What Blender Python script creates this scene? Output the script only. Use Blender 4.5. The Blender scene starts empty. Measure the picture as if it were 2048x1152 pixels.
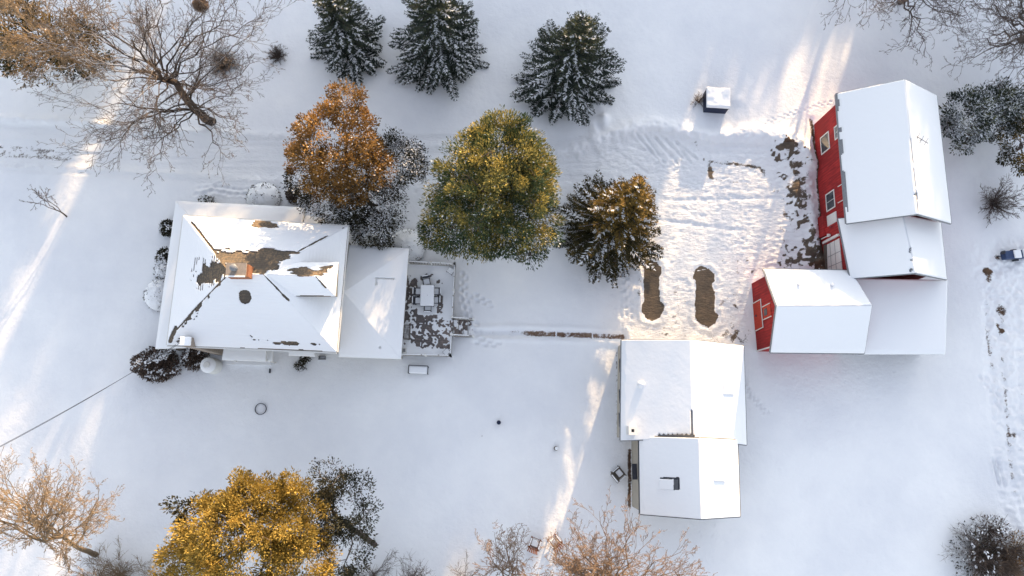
import bpy, math, random
import numpy as np
from mathutils import Matrix, Vector
R_ = math.radians
rng = np.random.default_rng(7)
random.seed(7)
scene = bpy.context.scene
COL = scene.collection

# ------------------------------------------------------------------ camera
F, H = 1365.0, 55.0                       # focal length in photo pixels, drone height in metres
_up = np.array([39., 274., 1365.]); _up /= np.linalg.norm(_up)
_X = np.array([1., 0, 0]); _X -= _X.dot(_up) * _up; _X /= np.linalg.norm(_X)
_Y = np.cross(_up, _X)
RC = np.stack([_X, _Y, _up])              # world = RC @ camera
cam_d = bpy.data.cameras.new('camera'); cam = bpy.data.objects.new('camera', cam_d); COL.objects.link(cam)
m = Matrix([list(RC[0]) + [0], list(RC[1]) + [0], list(RC[2]) + [H], [0, 0, 0, 1]])
cam.matrix_world = m
cam_d.sensor_width = 36; cam_d.lens = F / 2048 * 36; cam_d.clip_start = 1; cam_d.clip_end = 3000
scene.camera = cam

# ------------------------------------------------------------------ light
SUN_EL, SUN_AZ = 10.0, 19.0               # degrees; azimuth from +Y towards +X
world = bpy.data.worlds.new("World"); scene.world = world; world.use_nodes = True
wn = world.node_tree.nodes; wl = world.node_tree.links
bg = wn['Background']; sky = wn.new('ShaderNodeTexSky'); sky.sky_type = 'NISHITA'; sky.sun_disc = False
sky.sun_elevation = R_(SUN_EL); sky.sun_rotation = R_(SUN_AZ)
sky.air_density = 1.0; sky.dust_density = 1.0; sky.ozone_density = 1.0
hsv = wn.new('ShaderNodeHueSaturation'); hsv.inputs['Saturation'].default_value = .44; hsv.inputs['Hue'].default_value = .517; wl.new(sky.outputs[0], hsv.inputs['Color']); wl.new(hsv.outputs[0], bg.inputs[0]); bg.inputs[1].default_value = 0.15
sd = bpy.data.lights.new('sun', 'SUN'); sun = bpy.data.objects.new('sun', sd); COL.objects.link(sun)
sdir = np.array([math.sin(R_(SUN_AZ)) * math.cos(R_(SUN_EL)), math.cos(R_(SUN_AZ)) * math.cos(R_(SUN_EL)), math.sin(R_(SUN_EL))])
sun.rotation_euler = Vector(sdir).to_track_quat('Z', 'Y').to_euler(); sun.location = (30, 90, 40)
sd.energy = 4.2; sd.angle = R_(0.8); sd.color = (1.0, 0.69, 0.38)
scene.view_settings.view_transform = 'Standard'; scene.view_settings.look = 'None'
scene.view_settings.exposure = 1.84; scene.view_settings.gamma = 1.0
scene.cycles.max_bounces = 6; scene.cycles.diffuse_bounces = 3

# ------------------------------------------------------------------ measuring
def at(px, py, z=0.0):
    d = RC @ np.array([px - 1024, 576 - py, -F]); return np.array([0, 0, H]) + d * ((z - H) / d[2])
def on_plane(px, py, P, n):
    d = RC @ np.array([px - 1024, 576 - py, -F]); C = np.array([0, 0, H]); n = np.asarray(n, float)
    return C + d * (np.dot(np.asarray(P) - C, n) / d.dot(n))
def proj(P):
    P = np.asarray(P, float); c = (P - [0, 0, H]) @ RC      # camera coords
    return 1024 + F * c[..., 0] / -c[..., 2], 576 - F * c[..., 1] / -c[..., 2]

_tab = np.random.default_rng(3).random((256, 256))
def vn(x, y, s=0):
    xi = np.floor(x).astype(int); yi = np.floor(y).astype(int); fx = x - xi; fy = y - yi
    fx = fx * fx * (3 - 2 * fx); fy = fy * fy * (3 - 2 * fy); a = lambda i, j: _tab[(i + s * 37) & 255, (j + s * 91) & 255]
    return (a(xi, yi) * (1 - fx) + a(xi + 1, yi) * fx) * (1 - fy) + (a(xi, yi + 1) * (1 - fx) + a(xi + 1, yi + 1) * fx) * fy
def fbm(x, y, o=4, s=0):
    t = 0; w = 0; A = 1.
    for k in range(o):
        t = t + A * vn(x * 2 ** k, y * 2 ** k, s + k); w += A; A *= .5
    return t / w
def sstep(a, b, x):
    t = np.clip((x - a) / (b - a), 0, 1); return t * t * (3 - 2 * t)
def dist_line(x, y, pts):
    d = np.full(np.shape(x), 1e9); L = np.zeros(np.shape(x)); acc = 0
    for (a, b) in zip(pts[:-1], pts[1:]):
        vx, vy = b[0] - a[0], b[1] - a[1]; l2 = vx * vx + vy * vy
        t = np.clip(((x - a[0]) * vx + (y - a[1]) * vy) / l2, 0, 1)
        e = np.hypot(x - a[0] - t * vx, y - a[1] - t * vy); k = e < d
        d = np.where(k, e, d); L = np.where(k, acc + t * math.sqrt(l2), L); acc += math.sqrt(l2)
    return d, L
def in_poly(x, y, P):
    c = np.zeros(np.shape(x), bool); n = len(P)
    for i in range(n):
        x0, y0 = P[i][0], P[i][1]; x1, y1 = P[i - 1][0], P[i - 1][1]
        k = ((y0 > y) != (y1 > y)); c ^= k & (x < (x1 - x0) * (y - y0) / (y1 - y0 + 1e-12) + x0)
    return c
def poly_sd(x, y, P):                      # signed distance, positive inside
    d, _ = dist_line(x, y, list(P) + [P[0]]); return np.where(in_poly(x, y, P), d, -d)
def G(*pts): return [tuple(at(a, b)[:2]) for a, b in pts]

# ------------------------------------------------------------------ object helpers
def tag(o, label=None, cat=None, group=None, kind=None):
    if label: o['label'] = label
    if cat: o['category'] = cat
    if group: o['group'] = group
    if kind: o['kind'] = kind
    return o
def thing(name, label, cat, loc=(0, 0, 0), rz=0, group=None):
    o = bpy.data.objects.new(name, None); COL.objects.link(o); o.location = tuple(float(v) for v in loc)
    o.rotation_euler = (0, 0, rz); o.empty_display_size = .3
    return tag(o, label, cat, group)
def link(name, me, mat, parent=None, world_coords=True):
    o = bpy.data.objects.new(name, me); COL.objects.link(o)
    if mat is not None:
        for mm in (mat if isinstance(mat, (list, tuple)) else [mat]): me.materials.append(mm)
    if parent is not None:
        o.parent = parent
        if world_coords:
            L = world_loc(parent); o.location = -L
    return o
def world_loc(o):
    L = Vector((0, 0, 0))
    while o is not None: L += Vector(o.location); o = o.parent
    return L
def fast_mesh(name, V, quads=None, tris=None, smooth=False, attrs=None):
    V = np.asarray(V, np.float32); me = bpy.data.meshes.new(name); me.vertices.add(len(V)); me.vertices.foreach_set('co', V.ravel())
    idx = []; st = []; n = 0
    if quads is not None and len(quads):
        q = np.asarray(quads, np.int32); idx.append(q.ravel()); st.append(np.arange(len(q)) * 4); n = len(q) * 4
    if tris is not None and len(tris):
        t = np.asarray(tris, np.int32); idx.append(t.ravel()); st.append(n + np.arange(len(t)) * 3)
    idx = np.concatenate(idx); st = np.concatenate(st)
    me.loops.add(len(idx)); me.loops.foreach_set('vertex_index', idx)
    me.polygons.add(len(st)); me.polygons.foreach_set('loop_start', st.astype(np.int32))
    if smooth: me.polygons.foreach_set('use_smooth', np.ones(len(st), bool))
    me.update(calc_edges=True)
    for k, v in (attrs or {}).items():
        a = me.attributes.new(k, 'FLOAT', 'POINT'); a.data.foreach_set('value', np.asarray(v, np.float32))
    return me
class MB:
    def __init__(s): s.v = []; s.f = []
    def poly(s, pts):
        n = len(s.v); s.v += [tuple(map(float, p)) for p in pts]; s.f.append(tuple(range(n, n + len(pts)))); return s
    def loft(s, A, B):                      # closed prism between two equal polygons
        n = len(s.v); k = len(A); s.v += [tuple(map(float, p)) for p in A] + [tuple(map(float, p)) for p in B]
        s.f.append(tuple(range(n + k - 1, n - 1, -1))); s.f.append(tuple(range(n + k, n + 2 * k)))
        for i in range(k):
            j = (i + 1) % k; s.f.append((n + i, n + j, n + k + j, n + k + i))
        return s
    def box(s, c, size, rz=0, ax=None):
        c = np.asarray(c, float); sx, sy, sz = [v / 2 for v in size]
        if ax is None: ax = (np.array([math.cos(rz), math.sin(rz), 0]), np.array([-math.sin(rz), math.cos(rz), 0]), np.array([0, 0, 1.]))
        q = [c + a * sx * ax[0] + b * sy * ax[1] for a, b in ((-1, -1), (1, -1), (1, 1), (-1, 1))]
        return s.loft([p - sz * ax[2] for p in q], [p + sz * ax[2] for p in q])
    def bar(s, a, b, w, h=None):
        a = np.asarray(a, float); b = np.asarray(b, float); d = b - a; L = np.linalg.norm(d); d /= L; h = h or w
        up = np.array([0, 0, 1.]) if abs(d[2]) < .9 else np.array([1., 0, 0]); x = np.cross(d, up); x /= np.linalg.norm(x); y = np.cross(x, d)
        return s.box((a + b) / 2, (w, h, L), ax=(x, y, d))
    def tube(s, a, b, ra, rb=None, n=12, cap=True):
        a = np.asarray(a, float); b = np.asarray(b, float); rb = ra if rb is None else rb; d = b - a; d /= np.linalg.norm(d)
        up = np.array([0, 0, 1.]) if abs(d[2]) < .9 else np.array([1., 0, 0]); x = np.cross(d, up); x /= np.linalg.norm(x); y = np.cross(d, x)
        c = [math.cos(2 * math.pi * i / n) * x + math.sin(2 * math.pi * i / n) * y for i in range(n)]
        return s.loft([a + ra * k for k in c], [b + rb * k for k in c])
    def dome(s, c, r, hgt, n=20, m=6, jit=0):
        c = np.asarray(c, float); k0 = len(s.v)
        for j in range(m):
            t = j / m * math.pi / 2
            for i in range(n):
                a = 2 * math.pi * i / n; q = 1 + jit * (random.random() - .5)
                s.v.append((c[0] + r * q * math.cos(t) * math.cos(a), c[1] + r * q * math.cos(t) * math.sin(a), c[2] + hgt * math.sin(t)))
        s.v.append((c[0], c[1], c[2] + hgt))
        for j in range(m - 1):
            for i in range(n):
                i2 = (i + 1) % n; s.f.append((k0 + j * n + i, k0 + j * n + i2, k0 + (j + 1) * n + i2, k0 + (j + 1) * n + i))
        for i in range(n): s.f.append((k0 + (m - 1) * n + i, k0 + (m - 1) * n + (i + 1) % n, k0 + m * n))
        return s
    def build(s, name, mat, parent=None, smooth=False, bevel=0, local=False):
        me = bpy.data.meshes.new(name); me.from_pydata(s.v, [], s.f); me.update()
        if smooth:
            for p in me.polygons: p.use_smooth = True
        o = link(name, me, mat, parent, world_coords=not local)
        if bevel:
            b = o.modifiers.new('bevel', 'BEVEL'); b.width = bevel; b.segments = 2; b.limit_method = 'ANGLE'
        return o

# ------------------------------------------------------------------ materials
def mat(name, col, rough=.7, spec=.3, metal=0, noise=0, nscale=6, bump=0, bscale=30, col2=None):
    m = bpy.data.materials.new(name); m.use_nodes = True; N = m.node_tree.nodes; L = m.node_tree.links; p = N['Principled BSDF']
    p.inputs['Roughness'].default_value = rough; p.inputs['Specular IOR Level'].default_value = spec; p.inputs['Metallic'].default_value = metal
    c1 = (*col, 1); p.inputs['Base Color'].default_value = c1
    tc = N.new('ShaderNodeTexCoord')
    if noise or col2:
        n = N.new('ShaderNodeTexNoise'); n.inputs['Scale'].default_value = nscale; n.inputs['Detail'].default_value = 6; n.inputs['Roughness'].default_value = .65
        L.new(tc.outputs['Object'], n.inputs['Vector'])
        r = N.new('ShaderNodeValToRGB'); r.color_ramp.elements[0].position = .3; r.color_ramp.elements[1].position = .7
        c2 = (*(col2 or [c * (1 - noise) for c in col]), 1); r.color_ramp.elements[0].color = c2; r.color_ramp.elements[1].color = c1
        L.new(n.outputs['Fac'], r.inputs[0]); L.new(r.outputs[0], p.inputs['Base Color'])
    if bump:
        n2 = N.new('ShaderNodeTexNoise'); n2.inputs['Scale'].default_value = bscale; n2.inputs['Detail'].default_value = 5
        L.new(tc.outputs['Object'], n2.inputs['Vector']); b = N.new('ShaderNodeBump'); b.inputs['Strength'].default_value = 1; b.inputs['Distance'].default_value = bump
        L.new(n2.outputs['Fac'], b.inputs['Height']); L.new(b.outputs[0], p.inputs['Normal'])
    return m
def tint_mat(name, cols, attr='tint', rough=.75, spec=.15, trans=0.0, snow=None):
    m = bpy.data.materials.new(name); m.use_nodes = True; N = m.node_tree.nodes; L = m.node_tree.links; p = N['Principled BSDF']
    p.inputs['Roughness'].default_value = rough; p.inputs['Specular IOR Level'].default_value = spec
    a = N.new('ShaderNodeAttribute'); a.attribute_name = attr; r = N.new('ShaderNodeValToRGB'); e = r.color_ramp.elements
    e[0].position = 0; e[0].color = (*cols[0], 1); e[1].position = 1; e[1].color = (*cols[-1], 1)
    for i, c in enumerate(cols[1:-1]): k = e.new((i + 1) / (len(cols) - 1)); k.color = (*c, 1)
    L.new(a.outputs['Fac'], r.inputs[0]); out = r.outputs[0]
    if snow is not None:                    # snow lying on upward faces of limbs
        g = N.new('ShaderNodeNewGeometry'); s = N.new('ShaderNodeSeparateXYZ'); L.new(g.outputs['Normal'], s.inputs[0])
        n = N.new('ShaderNodeTexNoise'); n.inputs['Scale'].default_value = 1.3; n.inputs['Detail'].default_value = 3
        ad = N.new('ShaderNodeMath'); ad.operation = 'ADD'; L.new(s.outputs[2], ad.inputs[0]); L.new(n.outputs['Fac'], ad.inputs[1])
        mr = N.new('ShaderNodeMapRange'); mr.inputs[1].default_value = snow; mr.inputs[2].default_value = snow + .1; L.new(ad.outputs[0], mr.inputs[0])
        mx = N.new('ShaderNodeMix'); mx.data_type = 'RGBA'; L.new(mr.outputs[0], mx.inputs[0]); L.new(out, mx.inputs[6]); mx.inputs[7].default_value = (.8, .82, .85, 1); out = mx.outputs[2]
    L.new(out, p.inputs['Base Color'])
    if trans:
        t = N.new('ShaderNodeBsdfTranslucent'); L.new(out, t.inputs[0]); x = N.new('ShaderNodeMixShader'); x.inputs[0].default_value = trans
        L.new(p.outputs[0], x.inputs[1]); L.new(t.outputs[0], x.inputs[2]); L.new(x.outputs[0], N['Material Output'].inputs[0])
    return m
SNOWC = (.80, .82, .85)
M = {}
M['snow'] = mat('snow', SNOWC, .85, .2, bump=.012, bscale=9)
M['snow_roof'] = mat('snow_on_roof', SNOWC, .85, .2, bump=.006, bscale=5)
M['white'] = mat('white_paint', (.72, .72, .70), .5, .3, noise=.12, nscale=8)
M['beige'] = mat('beige_siding', (.42, .38, .31), .7, .2, noise=.25, nscale=3)
M['grey'] = mat('grey_metal', (.22, .23, .25), .5, .4, noise=.3)
M['dark'] = mat('dark_metal', (.04, .045, .06), .5, .4, noise=.4)
M['rail'] = mat('mid_grey_rail', (.40, .39, .37), .6, .2, noise=.3)  # white railing toned down to a mid grey
M['navy'] = mat('navy_paint', (.012, .02, .055), .5, .3, noise=.3)
M['blue'] = mat('blue_tarp', (.04, .07, .16), .5, .3, noise=.3)
M['glass'] = mat('window_glass', (.035, .045, .055), .08, .6, noise=.5, nscale=2)
M['brick'] = mat('brick', (.36, .16, .09), .8, .1, noise=.4, nscale=14, bump=.01, bscale=25)
M['concrete'] = mat('concrete_cap', (.34, .29, .25), .8, .1, noise=.35, nscale=5)
M['wood'] = mat('brown_wood', (.20, .07, .03), .6, .2, noise=.5, nscale=9)
M['greywood'] = mat('weathered_wood', (.16, .14, .12), .75, .2, noise=.4, nscale=7)
M['wire'] = mat('black_wire', (.03, .035, .045), .5, .3)
def plank_mat(name, c1, c2, axis, w=.25, dark=.35, hor=False):
    m = bpy.data.materials.new(name); m.use_nodes = True; N = m.node_tree.nodes; L = m.node_tree.links; p = N['Principled BSDF']
    p.inputs['Roughness'].default_value = .75; p.inputs['Specular IOR Level'].default_value = .15
    tc = N.new('ShaderNodeTexCoord'); s = N.new('ShaderNodeSeparateXYZ'); L.new(tc.outputs['Object'], s.inputs[0])
    mp = N.new('ShaderNodeMapping'); L.new(tc.outputs['Object'], mp.inputs[0]); mp.inputs['Scale'].default_value = (6, 6, .6) if not hor else (1, 1, 8)
    n = N.new('ShaderNodeTexNoise'); n.inputs['Scale'].default_value = 1.4; n.inputs['Detail'].default_value = 6; L.new(mp.outputs[0], n.inputs['Vector'])
    n3 = N.new('ShaderNodeTexNoise'); n3.inputs['Scale'].default_value = .35; n3.inputs['Detail'].default_value = 4; L.new(tc.outputs['Object'], n3.inputs['Vector'])
    av = N.new('ShaderNodeMath'); av.operation = 'ADD'; L.new(n.outputs['Fac'], av.inputs[0]); L.new(n3.outputs['Fac'], av.inputs[1])
    r = N.new('ShaderNodeValToRGB'); e = r.color_ramp.elements; e[0].position = .75; e[0].color = (*c2, 1); e[1].position = 1.25; e[1].color = (*c1, 1)
    e[1].position = 1.0
    hv = N.new('ShaderNodeMath'); hv.operation = 'MULTIPLY'; hv.inputs[1].default_value = .8; L.new(av.outputs[0], hv.inputs[0]); L.new(hv.outputs[0], r.inputs[0])
    dv = N.new('ShaderNodeMath'); dv.operation = 'DIVIDE'; dv.inputs[1].default_value = w; L.new(s.outputs[axis], dv.inputs[0])
    fr = N.new('ShaderNodeMath'); fr.operation = 'FRACT'; L.new(dv.outputs[0], fr.inputs[0])
    lt = N.new('ShaderNodeMath'); lt.operation = 'LESS_THAN'; lt.inputs[1].default_value = .1; L.new(fr.outputs[0], lt.inputs[0])
    mu = N.new('ShaderNodeMath'); mu.operation = 'MULTIPLY'; mu.inputs[1].default_value = dark; L.new(lt.outputs[0], mu.inputs[0])
    mx = N.new('ShaderNodeMix'); mx.data_type = 'RGBA'; L.new(mu.outputs[0], mx.inputs[0]); L.new(r.outputs[0], mx.inputs[6]); mx.inputs[7].default_value = (.02, .01, .01, 1)
    L.new(mx.outputs[2], p.inputs['Base Color'])
    return m
M['red'] = plank_mat('red_board_siding', (.45, .038, .036), (.25, .024, .025), 1, .22, .45)
M['reddoor'] = plank_mat('red_door_boards', (.52, .075, .045), (.38, .045, .03), 2, .2)
M['clap'] = plank_mat('beige_clapboard', (.46, .43, .38), (.38, .35, .30), 2, .12, .3, True)
M['shingle'] = plank_mat('brown_shingles', (.22, .16, .105), (.09, .078, .065), 2, .11, .45)
M['metalroof'] = plank_mat('corrugated_metal', (.30, .30, .30), (.20, .20, .20), 0, .15, .5)
M['planks'] = plank_mat('deck_boards', (.24, .20, .18), (.12, .11, .11), 1, .14, .6)
M['bark'] = tint_mat('bark', [(.035, .025, .02), (.13, .10, .08)], snow=1.38)
M['bark_tan'] = tint_mat('tan_bark', [(.12, .09, .06), (.32, .235, .15)], snow=1.6)
M['bark_red'] = tint_mat('reddish_bark', [(.11, .08, .06), (.26, .18, .125)], snow=1.6)
M['bark_grey'] = tint_mat('grey_bark', [(.07, .055, .05), (.13, .10, .085)], snow=1.5)
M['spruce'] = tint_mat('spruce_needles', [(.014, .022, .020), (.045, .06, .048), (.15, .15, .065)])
M['spruce_sun_tint'] = tint_mat('spruce_needles_sun_tint', [(.010, .014, .010), (.05, .045, .018), (.50, .30, .07)], trans=.12)  # gold end of the ramp paints sunlight onto the upper needles
M['pine'] = tint_mat('pine_needles', [(.020, .036, .024), (.062, .095, .045), (.64, .47, .12)], trans=.15)  # gold end stands in for sun on the crown, dark end for its shaded base
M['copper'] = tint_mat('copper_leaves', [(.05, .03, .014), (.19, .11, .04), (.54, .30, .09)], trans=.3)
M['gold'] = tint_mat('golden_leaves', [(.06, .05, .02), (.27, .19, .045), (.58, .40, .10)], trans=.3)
M['darkleaf'] = tint_mat('dark_evergreen', [(.015, .018, .015), (.04, .04, .025), (.08, .065, .035)])
M['shrub'] = tint_mat('brown_shrub', [(.03, .024, .022), (.09, .065, .055), (.17, .12, .09)])
M['snowclump'] = mat('snow_on_branches', SNOWC, .85, .2)

# ------------------------------------------------------------------ ground
def snow_material(name, dirtc, dirtc2, relief=.05, stretch=1):
    m = bpy.data.materials.new(name); m.use_nodes = True; N = m.node_tree.nodes; L = m.node_tree.links; p = N['Principled BSDF']
    p.inputs['Roughness'].default_value = .85; p.inputs['Specular IOR Level'].default_value = .2
    tc = N.new('ShaderNodeTexCoord'); a = N.new('ShaderNodeAttribute'); a.attribute_name = 'dirt'
    n = N.new('ShaderNodeTexNoise'); n.inputs['Scale'].default_value = 6; n.inputs['Detail'].default_value = 9; n.inputs['Roughness'].default_value = .82; L.new(tc.outputs['Object'], n.inputs['Vector'])
    nm = N.new('ShaderNodeMath'); nm.operation = 'MULTIPLY_ADD'; nm.inputs[1].default_value = 1.8; nm.inputs[2].default_value = -.40; L.new(n.outputs['Fac'], nm.inputs[0])
    ad = N.new('ShaderNodeMath'); ad.operation = 'ADD'; L.new(a.outputs['Fac'], ad.inputs[0]); L.new(nm.outputs[0], ad.inputs[1])
    mr = N.new('ShaderNodeMapRange'); mr.inputs[1].default_value = .96; mr.inputs[2].default_value = 1.2; L.new(ad.outputs[0], mr.inputs[0])
    n2 = N.new('ShaderNodeTexNoise'); n2.inputs['Scale'].default_value = 1.2; n2.inputs['Detail'].default_value = 8; n2.inputs['Roughness'].default_value = .75; L.new(tc.outputs['Object'], n2.inputs['Vector'])
    r = N.new('ShaderNodeValToRGB'); e = r.color_ramp.elements; e[0].position = .35; e[0].color = (*dirtc, 1); e[1].position = .68; e[1].color = (*dirtc2, 1); L.new(n2.outputs['Fac'], r.inputs[0])
    mx = N.new('ShaderNodeMix'); mx.data_type = 'RGBA'; L.new(mr.outputs[0], mx.inputs[0]); n6 = N.new('ShaderNodeTexNoise'); n6.inputs['Scale'].default_value = .12; n6.inputs['Detail'].default_value = 8; n6.inputs['Roughness'].default_value = .6; L.new(tc.outputs['Object'], n6.inputs['Vector']); r6 = N.new('ShaderNodeValToRGB'); e6 = r6.color_ramp.elements; e6[0].position = .35; e6[0].color = (.73, .75, .79, 1); e6[1].position = .62; e6[1].color = (.83, .845, .865, 1); L.new(n6.outputs['Fac'], r6.inputs[0]); L.new(r6.outputs[0], mx.inputs[6]); L.new(r.outputs[0], mx.inputs[7])
    L.new(mx.outputs[2], p.inputs['Base Color'])
    b = N.new('ShaderNodeBump'); b.inputs['Distance'].default_value = relief; n4 = N.new('ShaderNodeTexNoise'); n4.inputs['Scale'].default_value = 3; n4.inputs['Detail'].default_value = 8; n4.inputs['Roughness'].default_value = .7; mp4 = N.new('ShaderNodeMapping'); mp4.inputs['Scale'].default_value = (1, stretch, 1); mp4.inputs['Rotation'].default_value = (0, 0, .25); L.new(tc.outputs['Object'], mp4.inputs[0]); L.new(mp4.outputs[0], n4.inputs['Vector'])
    L.new(n4.outputs['Fac'], b.inputs['Height']); L.new(b.outputs[0], p.inputs['Normal'])
    return m
M['g_snow'] = snow_material('snow_and_soil', (.05, .035, .03), (.14, .085, .05))
M['g_gravel'] = snow_material('snow_and_gravel', (.075, .065, .055), (.15, .115, .085), .09, 2.4)
M['g_path'] = snow_material('snow_and_paving', (.10, .055, .035), (.24, .17, .12))

def build_ground():
    cx = np.arange(-47, 52, .11); cy = np.arange(-14, 43, .11)
    ext = np.cumsum(.15 * 1.28 ** np.arange(32)); ext = ext[ext < 1500]
    xs = np.concatenate([cx[0] - ext[::-1], cx, cx[-1] + ext]); ys = np.concatenate([cy[0] - ext[::-1], cy, cy[-1] + ext])
    X, Y = np.meshgrid(xs, ys); core = (X > -48) & (X < 53) & (Y > -15) & (Y < 44)
    Z = .22 * (fbm(X / 9, Y / 9, 3, 1) - .5) + .03 * (fbm(X / 1.6, Y / 1.6, 3, 5) - .5)
    wind = fbm(X / 7, Y / 7, 3, 16); Z += .05 * wind * (fbm(X * 2.4 + Y * .8, Y * 1.1 - X * .3, 4, 15) - .5) + .02 * (fbm(X * 3, Y * 3, 3, 17) - .5)
    dirt = np.zeros_like(X)
    n1 = fbm(X * .8, Y * .8, 4, 9); n2 = fbm(X * 2.5, Y * 2.5, 3, 21); n3 = fbm(X * 4.5, Y * 4.5, 2, 33)
    # rough churned parking pad
    pad = G((1120, 300), (1180, 330), (1210, 280), (1300, 262), (1420, 285), (1580, 290), (1625, 330), (1645, 520), (1500, 560), (1500, 690), (1480, 690), (1240, 676), (1200, 660), (1225, 560), (1200, 470), (1120, 380))
    sd_ = poly_sd(X, Y, pad); inp = sstep(-.6, .8, sd_)
    ridge = 1 - np.abs(2 * fbm((X * .9 + Y * .3) * 1.1, (Y - X * .25) * 2.6, 4, 40) - 1)
    n5 = fbm(X * 2.2 + Y, Y * 7, 3, 77); scr = 1 - np.abs(2 * fbm(X * 3.1, Y * 5.5, 3, 79) - 1)
    calm = .35 + .9 * fbm(X / 3.5, Y / 2.5, 3, 81)
    Z += inp * (calm * (.045 * (n2 - .5) + .06 * (n3 - .5) + .05 * (ridge - .75) + .10 * (n5 - .5) + .09 * (scr - .75)) - .06)
    dirt += inp * .40 * sstep(.56, .75, n1) * sstep(.4, .7, n2)
    # berm round the pad's top edge
    berm = G((1100, 310), (1150, 302), (1190, 285), (1245, 262), (1300, 250), (1350, 258), (1420, 275), (1500, 268), (1580, 275), (1630, 330))
    d, Lc = dist_line(X, Y, berm); w = .55 + .35 * n1
    Z += .42 * np.exp(-(d / w) ** 2) * (.6 + .8 * n2)
    # scraper marks on the pad
    for k in range(7):
        a = G((1270 + k * 14 + (k % 3) * 5, 268 + k * 3), (1316 + k * 13, 318 + (k % 2) * 8)); d, _ = dist_line(X, Y, a); Z -= .10 * np.exp(-(d / .09) ** 2); Z += .05 * np.exp(-((d - .2) / .1) ** 2)
    for (p0, p1) in (((1230, 300), (1300, 350)), ((1240, 285), (1325, 312)), ((1420, 290), (1600, 300)), ((1400, 302), (1560, 311)), ((1250, 430), (1480, 460)), ((1330, 400), (1560, 395)), ((1285, 520), (1285, 640)), ((1240, 560), (1243, 680))):
        d, _ = dist_line(X, Y, G(p0, p1)); Z -= .06 * np.exp(-(d / .14) ** 2)
    # thin arcs of grit in the pad
    for pts, wd, am in ((((1408, 318), (1430, 325), (1470, 327), (1520, 334), (1530, 350)), .16, .50), (((1412, 352), (1440, 360), (1490, 366), (1512, 368)), .14, .45), (((1418, 330), (1421, 350)), .22, .6), (((1390, 284), (1396, 300)), .16, .5), (((1450, 322), (1500, 330), (1545, 345)), .5, .30), (((1340, 410), (1420, 405)), .08, .3)):
        d, _ = dist_line(X, Y, G(*pts)); dirt += am * np.exp(-(d / wd) ** 2) * (.5 + n3)
    # the two bare car spaces
    reg = np.zeros(X.shape, np.int8)
    cars = [G((1288, 527), (1300, 522), (1313, 524), (1322, 533), (1323, 548), (1318, 556), (1319, 600), (1327, 610), (1326, 622), (1320, 636), (1306, 641), (1291, 636), (1284, 622), (1285, 608), (1288, 600)),
            G((1391, 538), (1402, 534), (1419, 537), (1430, 550), (1429, 562), (1425, 566), (1431, 590), (1430, 622), (1437, 630), (1434, 645), (1418, 654), (1401, 648), (1391, 634), (1392, 560), (1386, 556))]
    for c in cars:
        s_ = poly_sd(X, Y, c) + .10 * (n3 - .5) + .12 * (n2 - .5)
        Z = Z * (1 - sstep(-.12, .1, s_)) + sstep(-.12, .1, s_) * (-.10 + .03 * n3); dirt += 1.4 * sstep(-.05, .08, s_)
        Z += .10 * np.exp(-((s_ + .32) / .2) ** 2) * (n2 + .2)
    d, _ = dist_line(X, Y, G((1388, 543), (1400, 534), (1420, 537), (1430, 547))); dirt += .6 * np.exp(-(d / .12) ** 2)
    d, _ = dist_line(X, Y, G((1414, 534), (1428, 543))); dirt *= 1 - .9 * np.exp(-(d / .1) ** 2)
    d, _ = dist_line(X, Y, G((1395, 541), (1412, 538))); dirt *= 1 - .8 * np.exp(-(d / .09) ** 2)
    # thin soil between cars and beside the small barn
    for pts, wd, am in ((((1365, 600), (1350, 640), (1330, 665), (1420, 675), (1480, 680)), .9, .44), (((1480, 540), (1465, 600), (1475, 670)), .9, .46), (((1490, 520), (1500, 540), (1520, 545)), .5, .48), (((1440, 520), (1500, 530)), .4, .42), (((1280, 528), (1279, 600)), .2, .4)):
        d, _ = dist_line(X, Y, G(*pts)); dirt += am * np.exp(-(d / wd) ** 2) * sstep(.3, .65, n2)
    # bare earth bank in front of the big barn
    bank = G((1568, 292), (1585, 300), (1593, 330), (1592, 355), (1590, 385), (1598, 425), (1612, 465), (1622, 520), (1640, 532))
    d, Lb = dist_line(X, Y, bank); Z += .5 * np.exp(-((d - .0) / 1.0) ** 2) * (.3 + n1)
    dirt += .72 * np.exp(-(d / .5) ** 2) * sstep(.36, .52, n1 * .5 + n2 * .5)
    dirt += (.60 * np.exp(-(d / .95) ** 2)) * sstep(.30, .72, n2 * .4 + n1 * .25 + n3 * .35); dirt += .5 * np.exp(-(d / 1.6) ** 2) * sstep(.55, .8, n3)
    for pts, wd, am in ((((1548, 300), (1555, 318)), .35, .9), (((1560, 350), (1568, 355)), .3, .8), (((1580, 520), (1630, 525)), .8, .7), (((1575, 495), (1600, 500)), .4, .6), (((1560, 520), (1560, 535)), .5, .55), (((1572, 400), (1565, 520)), .35, .45)):
        d, _ = dist_line(X, Y, G(*pts)); dirt += am * np.exp(-(d / wd) ** 2) * sstep(.35, .6, n3)
    d, _ = dist_line(X, Y, G((1622, 240), (1632, 300), (1640, 400), (1643, 520), (1650, 538))); dirt += .95 * np.exp(-(d / .22) ** 2) * (.5 + n3 * .9); Z -= .1 * np.exp(-(d / .3) ** 2)
    d, _ = dist_line(X, Y, G((1608, 300), (1622, 420), (1628, 500))); Z += .25 * np.exp(-(d / .5) ** 2) * (n2 + .3)
    # driveway from the left, with packed edges
    dr_c = G((-60, 292), (150, 300), (300, 310), (560, 318), (850, 318), (1150, 320))
    d, Ld = dist_line(X, Y, dr_c); insd = 1 - sstep(1.8, 2.4, d)
    tr = fbm(X * .25, Y * 5, 3, 60)
    Z += insd * (-.12 + .10 * (tr - .5)); 
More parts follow.
